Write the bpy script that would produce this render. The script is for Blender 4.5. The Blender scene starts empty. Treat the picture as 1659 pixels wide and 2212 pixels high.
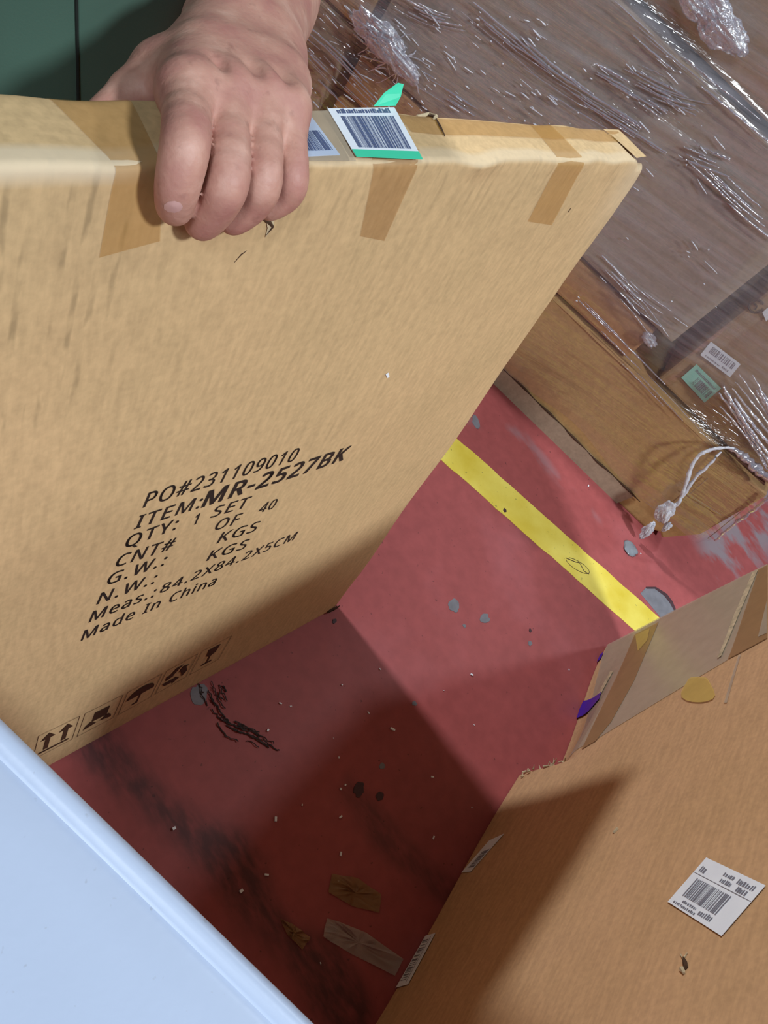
import bpy, bmesh, math, random
import numpy as np
from mathutils import Vector, Matrix
random.seed(7); rng = np.random.default_rng(7)
scene = bpy.context.scene
COL = scene.collection

# ------------------------------------------------------------------ camera
CR = np.array([[0.6679671379724388, -0.5488275902877924, 0.5026014113866017],
               [-0.30894161763226, -0.8189229839776089, -0.4836529987583781],
               [0.6770339574080987, 0.16778981629438758, -0.7165693253720986]])
CC = np.array([-0.79576675, -0.13437179, 1.07691267])
CF = 1678.2
cam = bpy.data.cameras.new('camera'); camo = bpy.data.objects.new('camera', cam); COL.objects.link(camo)
M = Matrix.Identity(4)
for i in range(3):
    M[i][0] = CR[0][i]; M[i][1] = -CR[1][i]; M[i][2] = -CR[2][i]; M[i][3] = CC[i]
camo.matrix_world = M
cam.sensor_fit = 'VERTICAL'; cam.sensor_height = 24.0; cam.lens = CF / 2212 * 24.0
cam.clip_start = 0.02; cam.clip_end = 100
scene.camera = camo

# ------------------------------------------------------------------ light
scene.view_settings.view_transform = 'Standard'
scene.view_settings.look = 'None'
scene.view_settings.gamma = 1.0
scene.view_settings.use_curve_mapping = False
scene.view_settings.exposure = 0.0
world = bpy.data.worlds.new('world'); scene.world = world; world.use_nodes = True
world.node_tree.nodes['Background'].inputs[0].default_value = (0.75, 0.85, 1.0, 1)
world.node_tree.nodes['Background'].inputs[1].default_value = 0.014
def high_bay(name, loc, target, power, size, col):
    l = bpy.data.lights.new(name, 'AREA'); l.shape = 'DISK'; l.size = size; l.energy = power; l.color = col
    o = bpy.data.objects.new(name, l); COL.objects.link(o); o.location = loc
    o.rotation_euler = (Vector(target) - Vector(loc)).to_track_quat('-Z', 'Y').to_euler()
    return o
high_bay('warehouse_lamp_beyond', (-0.50, 4.40, 4.78), (0.0, 0.0, 0.4), 270, 0.34, (0.88, 0.95, 1.0))
high_bay('warehouse_lamp_right', (3.5, -1.35, 5.2), (0.0, 0.0, 0.4), 66, 0.36, (0.88, 0.95, 1.0))
high_bay('warehouse_lamp_behind_camera', (-0.9, -4.2, 5.2), (0.0, 0.0, 0.5), 345, 0.60, (0.86, 0.94, 1.0))

high_bay('added_fill_left', (-5.6, -2.2, 5.3), (0.8, 0.0, 0.5), 170, 1.2, (0.86, 0.94, 1.0))  # unseen fill lamp added to brighten the face of the stack

# ------------------------------------------------------------------ pixel -> place helpers
def ray(u):
    return CR.T @ np.array([(u[0] - 829.5) / CF, (u[1] - 1106) / CF, 1.0])
def on_plane(u, P, n):
    d = ray(u); n = np.array(n, float)
    return CC + d * ((np.array(P, float) - CC) @ n) / (d @ n)
def on_floor(u, z=0.0): return on_plane(u, (0, 0, z), (0, 0, 1))

TILT = math.radians(-8.829)
CT, ST = math.cos(TILT), math.sin(TILT)
BH, BT = 0.842, 0.05
def to_world(p):          # held carton's own axes -> world
    p = np.asarray(p, float)
    return np.stack([p[..., 0], p[..., 1] * CT - p[..., 2] * ST, p[..., 1] * ST + p[..., 2] * CT], -1)
def to_box(p):
    p = np.asarray(p, float)
    return np.stack([p[..., 0], p[..., 1] * CT + p[..., 2] * ST, -p[..., 1] * ST + p[..., 2] * CT], -1)
NY = to_world((0, 1, 0)); NZ = to_world((0, 0, 1))
def front(u, y=0.0): return to_box(on_plane(u, to_world((0, y, 0)), NY))
def topf(u, z=BH): return to_box(on_plane(u, to_world((0, 0, z)), NZ))

# right carton face: e along the floor edge, z up
E_C = np.array([.856, .164, 0.]); E_C /= np.linalg.norm(E_C)
N_C = np.array([-E_C[1], E_C[0], 0.]); P_C = np.array([-.314, -.512, 0.])
def car(u):
    X = on_plane(u, P_C, N_C); return float((X - P_C) @ E_C), float(X[2])
# wrapped stack face
P_P = np.array([.774, .292, 0.]); E_P = np.array([.158, -.504, 0.]); E_P /= np.linalg.norm(E_P)
N_P = np.array([E_P[1], -E_P[0], 0.])
def pal(u, off=0.0):
    X = on_plane(u, P_P + N_P * off, N_P); return float((X - P_P) @ E_P), float(X[2])
def palw(e, z, off=0.0): return P_P + E_P * e + N_P * off + np.array([0, 0, z])

# ------------------------------------------------------------------ material helpers
def srgb(r, g, b):
    def f(c):
        c /= 255.0
        return c / 12.92 if c <= 0.04045 else ((c + 0.055) / 1.055) ** 2.4
    return (f(r), f(g), f(b), 1.0)
class Mat:
    def __init__(s, name):
        s.m = bpy.data.materials.new(name); s.m.use_nodes = True
        s.t = s.m.node_tree; s.b = s.t.nodes['Principled BSDF']; s.out = s.t.nodes['Material Output']
    def n(s, typ, **kw):
        nd = s.t.nodes.new(typ)
        for k, v in kw.items():
            if k.startswith('i_'):
                key = k[2:]; key = int(key) if key.isdigit() else key.replace('_', ' ')
                nd.inputs[key].default_value = v
            else: setattr(nd, k, v)
        return nd
    def l(s, a, b): s.t.links.new(a, b)
    def coord(s, kind='Object', scale=(1, 1, 1), rot=(0, 0, 0)):
        tc = s.n('ShaderNodeTexCoord'); mp = s.n('ShaderNodeMapping')
        mp.inputs['Scale'].default_value = scale; mp.inputs['Rotation'].default_value = rot
        s.l(tc.outputs[kind], mp.inputs['Vector']); return mp.outputs[0]
    def noise(s, vec, scale, detail=4, rough=0.55):
        nd = s.n('ShaderNodeTexNoise'); nd.inputs['Scale'].default_value = scale
        nd.inputs['Detail'].default_value = detail; nd.inputs['Roughness'].default_value = rough
        s.l(vec, nd.inputs['Vector']); return nd.outputs['Fac']
    def ramp(s, fac, stops):
        r = s.n('ShaderNodeValToRGB'); el = r.color_ramp.elements
        el[0].position, el[0].color = stops[0]; el[1].position, el[1].color = stops[-1]
        for p, c in stops[1:-1]:
            e = el.new(p); e.color = c
        s.l(fac, r.inputs[0]); return r.outputs[0]
    def mix(s, fac, a, b, mode='MIX'):
        nd = s.n('ShaderNodeMix', data_type='RGBA', blend_type=mode)
        for sock, v in ((nd.inputs[0], fac), (nd.inputs[6], a), (nd.inputs[7], b)):
            if hasattr(v, 'is_output') or isinstance(v, bpy.types.NodeSocket): s.l(v, sock)
            else: sock.default_value = v
        return nd.outputs[2]
    def math(s, op, a, b=0.0):
        nd = s.n('ShaderNodeMath', operation=op)
        for sock, v in ((nd.inputs[0], a), (nd.inputs[1], b)):
            if isinstance(v, bpy.types.NodeSocket): s.l(v, sock)
            else: sock.default_value = v
        return nd.outputs[0]
    def attr(s, name):
        a = s.n('ShaderNodeAttribute'); a.attribute_name = name; return a.outputs['Fac']
    def bump(s, h, strength=0.3, dist=0.001):
        b = s.n('ShaderNodeBump'); b.inputs['Strength'].default_value = strength; b.inputs['Distance'].default_value = dist
        s.l(h, b.inputs['Height']); s.l(b.outputs[0], s.b.inputs['Normal']); return b
    def base(s, c):
        if isinstance(c, bpy.types.NodeSocket): s.l(c, s.b.inputs['Base Color'])
        else: s.b.inputs['Base Color'].default_value = c
    def rough(s, v): s.b.inputs['Roughness'].default_value = v

def mul(c, k): return (min(1, c[0] * k), min(1, c[1] * k), min(1, c[2] * k), 1)
def plain(name, c, rough=0.6, var=0.12, scale=30):
    m = Mat(name); v = m.coord(); n = m.noise(v, scale)
    m.base(m.ramp(n, [(0.3, mul(c, 1 - var)), (0.7, mul(c, 1 + var))])); m.rough(rough)
    return m.m
def cardboard(name, c, flute=(1, 1, 1), warm=None, flutes=False, spec=0.25):
    m = Mat(name); v = m.coord()
    n1 = m.noise(v, 7, 5); n2 = m.noise(v, 160, 3); n3 = m.noise(m.coord(scale=flute), 60, 3)
    col = m.ramp(n1, [(0.3, mul(c, 0.88)), (0.7, mul(warm or c, 1.08))])
    col = m.mix(0.35, col, m.ramp(n2, [(0.35, mul(c, 0.72)), (0.65, mul(c, 1.15))]))
    col = m.mix(0.28, col, m.ramp(n3, [(0.38, mul(c, 0.75)), (0.62, mul(c, 1.15))]))
    if flutes:
        w = m.n('ShaderNodeTexWave', wave_type='BANDS', bands_direction='X'); w.inputs['Scale'].default_value = 30
        w.inputs['Distortion'].default_value = 0.6
        m.l(m.coord(), w.inputs['Vector'])
        gap = m.ramp(m.noise(m.coord(scale=(1, 1, .35)), 55, 3), [(0.5, (0, 0, 0, 1)), (0.6, (1, 1, 1, 1))])
        ln = m.ramp(w.outputs['Fac'], [(0.55, (0, 0, 0, 1)), (0.95, (1, 1, 1, 1))])
        f = m.math('MULTIPLY', m.math('MULTIPLY', gap, ln), m.attr('flute'))
        col = m.mix(m.math('MULTIPLY', f, 0.55), col, mul(c, 0.42))
        col = m.mix(m.attr('wear'), col, srgb(214, 196, 168))
        col = m.mix(m.math('MULTIPLY', m.attr('grime'), 0.6), col, mul(c, 0.3))
    m.base(col); m.rough(0.72); m.b.inputs['Specular IOR Level'].default_value = spec
    m.bump(n2, 0.25, 0.0006)
    return m.m

MAT = {}
MAT['held'] = cardboard('held_cardboard', srgb(202, 172, 128), (3, 3, .6), srgb(204, 170, 128), True)
MAT['right'] = cardboard('right_cardboard', srgb(200, 160, 118), (.4, .4, 3), srgb(202, 160, 124))
MAT['stack_a'] = cardboard('stack_cardboard_brown', srgb(184, 146, 96))
MAT['stack_b'] = cardboard('stack_cardboard_orange', srgb(180, 136, 92))
MAT['stack_c'] = cardboard('stack_cardboard_grey', srgb(164, 144, 122))
MAT['stack_d'] = cardboard('stack_cardboard_dark', srgb(160, 126, 88))
MAT['ink'] = plain('black_print', srgb(38, 30, 26), 0.6)
MAT['icon_ink'] = plain('brown_print', srgb(64, 40, 24), 0.6)
MAT['white_label'] = plain('white_label_paper', srgb(236, 243, 253), 0.4, 0.04)
MAT['bar_blue'] = plain('barcode_blue_ink', srgb(86, 100, 140), 0.45, 0.05)
MAT['bar_grey'] = plain('barcode_grey_ink', srgb(120, 122, 134), 0.45, 0.05)
MAT['green_label'] = plain('green_label_band', srgb(72, 214, 172), 0.4, 0.04)
MAT['blue_tape'] = plain('blue_print_on_tape', srgb(58, 26, 170), 0.35, 0.05)
MAT['skin_nail'] = plain('nail', srgb(206, 164, 158), 0.35, 0.03)
MAT['dark_gap'] = plain('torn_dark_cardboard', srgb(70, 48, 30), 0.9)
MAT['torn'] = plain('torn_paper', srgb(190, 172, 140), 0.9, 0.3, 90)
MAT['steel'] = plain('grey_steel', srgb(130, 134, 140), 0.4)

def tape_mat(name, c, rough=0.22, alpha=0.6):
    m = Mat(name); n = m.noise(m.coord(), 45, 3)
    m.base(m.ramp(n, [(0.3, mul(c, 0.93)), (0.7, mul(c, 1.07))])); m.rough(rough)
    m.b.inputs['Alpha'].default_value = alpha
    m.bump(m.noise(m.coord(), 60, 2), 0.25, 0.001)
    return m.m
MAT['tan_tape'] = tape_mat('tan_packing_tape', srgb(196, 146, 72), 0.3, 0.38)
MAT['tan_tape2'] = tape_mat('brown_packing_tape', srgb(176, 124, 62), 0.3, 0.34)
MAT['clear_tape'] = tape_mat('clear_packing_tape', srgb(204, 190, 168), 0.3, 0.42)
MAT['carton_tape'] = tape_mat('carton_coloured_tape', srgb(176, 138, 96), 0.35, 0.6)
MAT['yellow_stain'] = tape_mat('yellow_paint_smear', srgb(224, 192, 108), 0.5, 0.5)
MAT['scrap_film'] = tape_mat('clear_film_scrap', srgb(190, 184, 176), 0.25, 0.35)
MAT['scrap_tan'] = tape_mat('tan_tape_scrap', srgb(160, 124, 80), 0.35, 0.5)

# ------------------------------------------------------------------ mesh helpers
def link(name, me, mat=None, parent=None, smooth=False):
    if mat is not None: me.materials.append(mat if not isinstance(mat, str) else MAT[mat])
    o = bpy.data.objects.new(name, me); COL.objects.link(o)
    if parent is not None: o.parent = parent
    if smooth:
        me.polygons.foreach_set('use_smooth', [True] * len(me.polygons))
    return o
def mesh(name, v, f, mat=None, parent=None, smooth=False, **attrs):
    me = bpy.data.meshes.new(name)
    me.from_pydata([tuple(map(float, p)) for p in v], [], [tuple(map(int, q)) for q in f]); me.update()
    for k, a in attrs.items():
        at = me.attributes.new(k, 'FLOAT', 'POINT'); at.data.foreach_set('value', np.asarray(a, np.float32))
    return link(name, me, mat, parent, smooth)
def empty(name, loc, label=None, cat=None, group=None):
    o = bpy.data.objects.new(name, None); COL.objects.link(o); o.location = loc; o.empty_display_size = 0.05
    tag(o, label, cat, group); return o
def tag(o, label=None, cat=None, group=None, kind=None):
    if label: o['label'] = label
    if cat: o['category'] = cat
    if group: o['group'] = group
    if kind: o['kind'] = kind
    return o
def fix_normals(o):
    bm = bmesh.new(); bm.from_mesh(o.data); bmesh.ops.recalc_face_normals(bm, faces=bm.faces); bm.to_mesh(o.data); bm.free()
def slab(name, poly, nrm, t, mat, parent=None, base=0.0):
    """thin sheet with thickness t along nrm whose underside lies base above the given outline"""
    poly = [np.asarray(p, float) for p in poly]; nrm = np.asarray(nrm, float); k = len(poly)
    v = [p + nrm * base for p in poly] + [p + nrm * (base + t) for p in poly]
    f = [list(range(k, 2 * k)), list(range(k - 1, -1, -1))] + [[i, (i + 1) % k, k + (i + 1) % k, k + i] for i in range(k)]
    o = mesh(name, v, f, mat, parent); fix_normals(o); return o
def tube_data(pts, rads, seg=8):
    pts = np.asarray(pts, float); n = len(pts)
    rads = np.full(n, rads) if np.isscalar(rads) else np.asarray(rads, float)
    t = np.gradient(pts, axis=0); t /= np.linalg.norm(t, axis=1)[:, None] + 1e-12
    up = np.array([0.3, 0.2, 0.9]); v = []; f = []
    for i in range(n):
        a = np.cross(t[i], up); a /= np.linalg.norm(a) + 1e-12; b = np.cross(t[i], a)
        for k in range(seg):
            th = 2 * math.pi * k / seg
            v.append(pts[i] + rads[i] * (math.cos(th) * a + math.sin(th) * b))
    for i in range(n - 1):
        for k in range(seg):
            f.append([i * seg + k, i * seg + (k + 1) % seg, (i + 1) * seg + (k + 1) % seg, (i + 1) * seg + k])
    f.append(list(range(seg))[::-1]); f.append(list(range((n - 1) * seg, n * seg)))
    return v, f
class Join:
    def __init__(s): s.v = []; s.f = []
    def add(s, v, f):
        o = len(s.v); s.v += [np.asarray(p, float) for p in v]; s.f += [[i + o for i in q] for q in f]; return s
    def box(s, c, h, R=None):
        c = np.asarray(c, float); R = np.eye(3) if R is None else R
        v = [c + R @ (np.array([x, y, z]) * h) for x in (-1, 1) for y in (-1, 1) for z in (-1, 1)]
        return s.add(v, [[0, 1, 3, 2], [4, 6, 7, 5], [0, 4, 5, 1], [2, 3, 7, 6], [0, 2, 6, 4], [1, 5, 7, 3]])
    def build(s, name, mat, parent=None, smooth=False):
        o = mesh(name, s.v, s.f, mat, parent, smooth); fix_normals(o); return o
def smooth_path(pts, n=40):
    pts = np.asarray(pts, float); k = len(pts); t = np.linspace(0, k - 1, n); out = []
    for x in t:
        i = min(int(x), k - 2); u = x - i
        p0 = pts[max(i - 1, 0)]; p1 = pts[i]; p2 = pts[i + 1]; p3 = pts[min(i + 2, k - 1)]
        out.append(0.5 * ((2 * p1) + (-p0 + p2) * u + (2 * p0 - 5 * p1 + 4 * p2 - p3) * u * u + (-p0 + 3 * p1 - 3 * p2 + p3) * u ** 3))
    return np.array(out)
# value noise in numpy
_T = np.random.default_rng(3).random((64, 64, 64)).astype(np.float32)
def vnoise(p):
    p = np.asarray(p, float); i = np.floor(p).astype(int); u = p - i; u = u * u * (3 - 2 * u); r = 0
    for a in (0, 1):
        for b in (0, 1):
            for c in (0, 1):
                w = (u[..., 0] if a else 1 - u[..., 0]) * (u[..., 1] if b else 1 - u[..., 1]) * (u[..., 2] if c else 1 - u[..., 2])
                r = r + w * _T[(i[..., 0] + a) % 64, (i[..., 1] + b) % 64, (i[..., 2] + c) % 64]
    return r * 2 - 1
def sm(x, a, b):
    t = np.clip((np.asarray(x, float) - a) / (b - a), 0, 1); return t * t * (3 - 2 * t)

def round_box(xs, ys, zs, r):
    """surface grid of a box with rounded edges; grid lines given per axis"""
    V = {}; verts = []; faces = []
    def vid(i, j, k):
        key = (i, j, k)
        if key not in V: V[key] = len(verts); verts.append((xs[i], ys[j], zs[k]))
        return V[key]
    nx, ny, nz = len(xs) - 1, len(ys) - 1, len(zs) - 1
    for k in (0, nz):
        for i in range(nx):
            for j in range(ny):
                q = [vid(i, j, k), vid(i + 1, j, k), vid(i + 1, j + 1, k), vid(i, j + 1, k)]; faces.append(q if k else q[::-1])
    for j in (0, ny):
        for i in range(nx):
            for k in range(nz):
                q = [vid(i, j, k), vid(i + 1, j, k), vid(i + 1, j, k + 1), vid(i, j, k + 1)]; faces.append(q[::-1] if j else q)
    for i in (0, nx):
        for j in range(ny):
            for k in range(nz):
                q = [vid(i, j, k), vid(i, j + 1, k), vid(i, j + 1, k + 1), vid(i, j, k + 1)]; faces.append(q if i else q[::-1])
    v = np.array(verts, float)
    lo = np.array([xs[0], ys[0], zs[0]]) + r; hi = np.array([xs[-1], ys[-1], zs[-1]]) - r
    c = np.clip(v, lo, hi); d = v - c; L = np.linalg.norm(d, axis=1)[:, None]
    return c + d / np.maximum(L, 1e-9) * np.minimum(L, r), faces
def lines(a, b, n, r):
    return np.unique(np.round(np.concatenate([[a, a + r * .3, a + r * .65], np.linspace(a + r, b - r, n), [b - r * .65, b - r * .3, b]]), 6))

# ================================================================== FLOOR
m = Mat('red_painted_floor'); v = m.coord()
n1 = m.noise(v, 3.2, 6); n2 = m.noise(v, 40, 4); n3 = m.noise(v, 220, 2)
red = srgb(166, 84, 84)
col = m.ramp(n1, [(0.3, mul(red, 0.82)), (0.55, red), (0.75, mul(srgb(178, 100, 104), 1.05))])
col = m.mix(0.3, col, m.ramp(n2, [(0.35, mul(red, 0.7)), (0.65, mul(red, 1.12))]))
spots = m.ramp(m.noise(v, 95, 2), [(0.70, (0, 0, 0, 1)), (0.74, (1, 1, 1, 1))])
col = m.mix(m.math('MULTIPLY', spots, 0.55), col, srgb(70, 44, 46))
wear = m.attr('scuff')
brk = m.ramp(m.noise(m.coord(scale=(3, 1, 1)), 28, 4), [(0.3, (0.35, .35, .35, 1)), (0.6, (1, 1, 1, 1))])
col = m.mix(m.math('MULTIPLY', wear, brk), col, srgb(52, 44, 48))
col = m.mix(m.math('MULTIPLY', m.attr('bare'), m.ramp(m.noise(m.coord(scale=(1, .5, 1), rot=(0, 0, .5)), 16, 3), [(0.45, (0, 0, 0, 1)), (0.58, (.75, .75, .75, 1))])), col, srgb(140, 142, 150))
m.base(col); m.rough(0.5); m.b.inputs['Specular IOR Level'].default_value = .3; m.bump(n2, 0.12, 0.001)
MAT['floor'] = m.m
fx = np.unique(np.concatenate([np.linspace(-6, -1.2, 12), np.arange(-1.2, 1.8, 0.012), np.linspace(1.8, 7, 12)]))
fy = np.unique(np.concatenate([np.linspace(-6, -0.9, 12), np.arange(-0.9, 0.9, 0.012), np.linspace(0.9, 7, 14)]))
X, Y = np.meshgrid(fx, fy, indexing='ij'); nX, nY = X.shape
fv = np.stack([X, Y, np.zeros_like(X)], -1).reshape(-1, 3)
ids = np.arange(nX * nY).reshape(nX, nY)
ff = np.stack([ids[:-1, :-1], ids[1:, :-1], ids[1:, 1:], ids[:-1, 1:]], -1).reshape(-1, 4)
def seg_dist(p, pts):
    d = np.full(len(p), 9.0)
    for a, b in zip(pts[:-1], pts[1:]):
        a = np.asarray(a)[:2]; b = np.asarray(b)[:2]; t = np.clip(((p - a) @ (b - a)) / ((b - a) @ (b - a)), 0, 1)
        d = np.minimum(d, np.linalg.norm(p - a - t[:, None] * (b - a), axis=1))
    return d
p2 = fv[:, :2]; wob = 0.02 * vnoise(np.c_[p2 * 9, np.zeros(len(p2))])
scuff = 0.75 * (1 - sm(seg_dist(p2, [on_floor(u) for u in ((190, 1590), (300, 1700), (480, 1860), (680, 2080), (760, 2200))]) + wob, 0.012, 0.05))
scuff = np.maximum(scuff, 0.5 * (1 - sm(seg_dist(p2, [on_floor(u) for u in ((760, 1700), (850, 1830), (1000, 1960))]) + wob, 0.005, 0.03)))
scuff = np.maximum(scuff, 0.35 * (1 - sm(seg_dist(p2, [on_floor(u) for u in ((1080, 1090), (1150, 1160))]) + wob, 0.003, 0.03)))
bare = 1 - sm(seg_dist(p2, [on_floor(u) for u in ((1560, 1190), (1640, 1130), (1659, 1000))]) + wob * 2, 0.05, 0.16)
bare = np.maximum(bare, 0.4 * (1 - sm(seg_dist(p2, [on_floor(u) for u in ((1010, 900), (1120, 940), (1215, 1040), (1290, 1120))]) + wob, 0.01, 0.035)))
floor = mesh('floor', fv, ff, 'floor', None, False, scuff=scuff, bare=bare)
tag(floor, 'red painted concrete warehouse floor with a yellow line', None, None, 'structure')

m = Mat('yellow_line_paint'); v = m.coord()
yel = srgb(240, 218, 74)
c = m.ramp(m.noise(v, 9, 5), [(0.3, mul(srgb(226, 200, 60), 0.95)), (0.7, srgb(244, 228, 110))])
c = m.mix(m.ramp(m.noise(v, 70, 4), [(0.66, (0, 0, 0, 1)), (0.72, (1, 1, 1, 1))]), c, srgb(150, 140, 70))
m.base(c); m.rough(0.45); m.bump(m.noise(v, 60, 4), 0.2, 0.001); MAT['yellow'] = m.m
A0, A1 = np.array([.450, .160]), np.array([.658, -.376]); B0, B1 = np.array([.531, .203]), np.array([.758, -.382])
yv = []; yf = []; N = 260
for i in range(N + 1):
    t = -3.2 + 7.2 * i / N
    a = A0 + (A1 - A0) * t; b = a + (B0 - A0) + (B1 - A1 - B0 + A0) * np.clip(t, 0, 1)
    j = 0.0018 * vnoise(np.array([[i * .6, 0, 0], [i * .6, 9, 0]]))
    for q, dz in ((a + [j[0], 0], 0), (b + [j[1], 0], 0), (a + [j[0], 0], .0007), (b + [j[1], 0], .0007)):
        yv.append((q[0], q[1], dz))
for i in range(N):
    k = 4 * i; yf += [[k + 2, k + 3, k + 7, k + 6], [k, k + 2, k + 6, k + 4], [k + 1, k + 5, k + 7, k + 3]]
stripe = mesh('floor_stripe', yv, yf, 'yellow', floor); fix_normals(stripe); stripe['label'] = 'yellow painted floor line'

MAT['concrete'] = plain('bare_concrete', srgb(120, 119, 126), 0.6, 0.14, 40)
MAT['chip_dark'] = plain('dark_paint_rim', srgb(70, 44, 50), 0.6)
def blob(c, ax, ay, ang, n=22, jag=0.18, seed=0):
    r = np.random.default_rng(seed); ph = r.random(4) * 6.28; out = []
    for i in range(n):
        th = 2 * math.pi * i / n
        k = 1 + jag * (0.5 * math.sin(2 * th + ph[0]) + 0.35 * math.sin(3 * th + ph[1]) + 0.3 * math.sin(5 * th + ph[2])) + jag * .3 * r.normal()
        x, y = ax * k * math.cos(th), ay * k * math.sin(th)
        out.append((c[0] + x * math.cos(ang) - y * math.sin(ang), c[1] + x * math.sin(ang) + y * math.cos(ang)))
    return out
UP = np.array([0, 0, 1.])
big = [(1383, 1282), (1395, 1270), (1415, 1270), (1438, 1284), (1450, 1300), (1458, 1318), (1440, 1334), (1428, 1336), (1405, 1308)]
slab('paint_chip', [on_floor(u) for u in big], UP, .0006, 'concrete', floor)
rim = [(1395, 1268), (1416, 1268), (1440, 1283), (1452, 1299), (1462, 1322), (1456, 1320), (1446, 1302), (1434, 1287), (1414, 1272), (1396, 1272)]
slab('paint_chip_rim', [on_floor(u) for u in rim], UP, .0010, 'chip_dark', floor)
for i, (u, s, asp, an) in enumerate([((980, 1308), .016, .7, .5), ((1047, 1336), .013, .7, .2), ((1028, 912), .018, .6, 1.0), ((430, 1500), .016, .8, 0.4),
                       ((1145, 1390), .006, .7, 0), ((825, 1655), .006, .7, 0), ((1003, 1352), .004, .8, 0), ((895, 1520), .005, .8, 0)]):
    c = on_floor(u)
    slab('paint_chip', [np.array([p[0], p[1], 0]) for p in blob(c, s, s * asp, an, seed=i)], UP, .0006, 'concrete', floor)
for i, (u, s) in enumerate([((1090, 1103), .006), ((775, 1705), .012), ((820, 1720), .008), ((1145, 1362), .004), ((722, 1342), .005), ((1275, 1560), .003)]):
    c = on_floor(u)
    slab('dark_spot', [np.array([p[0], p[1], 0]) for p in blob(c, s, s * .7, .3, seed=50 + i)], UP, .0011, 'chip_dark', floor)
# thin oval crack drawn in the yellow paint
J = Join()
th = np.linspace(-2.6, 2.9, 30)
cr = [on_floor((1248 + 29 * math.cos(t) * .85 - 9 * math.sin(t) * .53, 1222 + 29 * math.cos(t) * .53 + 9 * math.sin(t) * .85), .0008) for t in th]
J.add(*tube_data(cr, .0007, 5))
J.add(*tube_data([on_floor(u, .0008) for u in ((1222, 1205), (1243, 1214), (1252, 1216), (1262, 1234), (1272, 1240))], .0010, 5))
J.build('paint_crack', 'chip_dark', floor)

# ================================================================== HELD CARTON
held = empty('flat_carton', (0, 0, 0), 'flat square brown carton with printed shipping text, held upright by the hand', 'carton')
held.rotation_euler = (TILT, 0, 0)
r = .0045
v, f = round_box(lines(-BH, 0, 110, r), lines(0, BT, 9, r), lines(0, BH, 110, r), r)
x, y, z = v.T.copy()
edge_top = sm(z, BH - .02, BH)
# bow of the lid, crushed edges and corner
def lid_dz(x, y): return .0045 * np.sin(np.clip((x + .75) / .75, 0, 1) * math.pi) * sm(y, -.01, .05) + .0012 * vnoise(np.stack([x * 26, y * 20, x * 0], -1))
def front_dy(x, z): return -.0022 * vnoise(np.stack([x * 7, z * 7, z * 0], -1)) * sm(z, .0, .1) + sm(z, BH - .02, BH) * .0016 * vnoise(np.stack([x * 38, z * 20, z * 0 + 4], -1))
z2 = z + edge_top * lid_dz(x, y)
y2 = y + (y < .02) * front_dy(x, z)
lip = np.exp(-((x + .285) / .018) ** 2) * np.exp(-((z - BH) / .010) ** 2) * (y < .02)
y2 -= lip * .004; z2 -= lip * .003
cor = np.exp(-(np.linalg.norm(np.c_[x, (z - BH)], axis=1) / .022) ** 2)
x2 = x - cor * .006 * (1 + .8 * vnoise(v * 90)); z2 -= cor * .008 * (0.7 + .8 * vnoise(v * 70 + 5)); y2 += cor * .004 * vnoise(v * 110 + 9)
cor = np.exp(-(np.linalg.norm(np.c_[x, z], axis=1) / .014) ** 2)
x2 -= cor * .004 * (1 + vnoise(v * 120)); z2 += cor * .003
end = sm(x, -.01, 0) * sm(z, .3, .8)
x2 += end * .0012 * vnoise(np.c_[z * 40, y * 30, z * 0])
vv = np.c_[x2, y2, z2]
fl = (y < .006) * np.clip(sm(-x, .54, .60) * sm(z, .62, .72) * (1 - .3 * sm(z, .80, .84)) * 1.2 + .35 * sm(z, .78, .835) + .12, 0, 1)
wr = sm(-x, .555, .575) * (y < .012) * sm(z, BH - .011, BH - .006) * .8
wr = np.maximum(wr, .5 * (y < .01) * sm(z, BH - .004, BH - .001))
wr = np.maximum(wr, .5 * (y < .03) * np.exp(-(np.linalg.norm(np.c_[x + .01, (z - BH) * .5], axis=1) / .035) ** 2))
gr = np.maximum(np.exp(-(np.linalg.norm(np.c_[x, z], axis=1) / .016) ** 2), 0)
body = mesh('carton_body', vv, f, 'held', held, True, flute=fl, wear=wr, grime=gr)

FN = np.array([0, -1., 0])
def on_front(p, off=.0005):
    """put a point of the front plane onto the slightly wavy front panel"""
    x_, z_ = float(p[0]), float(p[2]); dz = z_ - (BH - .0045)
    rnd = .0045 - math.sqrt(max(.0045 ** 2 - dz * dz, 0)) if dz > 0 else 0.0
    return np.array([x_, rnd + float(front_dy(np.array([x_]), np.array([z_]))[0]) - off, z_])
def on_lid(p, off=.0005):
    x_, y_ = float(p[0]), float(p[1]); dy = .0045 - y_
    rnd = .0045 - math.sqrt(max(.0045 ** 2 - dy * dy, 0)) if dy > 0 else 0.0
    dy = y_ - (BT - .0045)
    if dy > 0: rnd = .0045 - math.sqrt(max(.0045 ** 2 - dy * dy, 0))
    return np.array([x_, y_, BH - rnd + float(lid_dz(np.array([x_]), np.array([y_]))[0]) + off])
def fslab(name, px, mat, base=.0003, t=.0003):
    return slab(name, [on_front(front(u), 0) for u in px], FN, t, mat, held, base)
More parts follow.
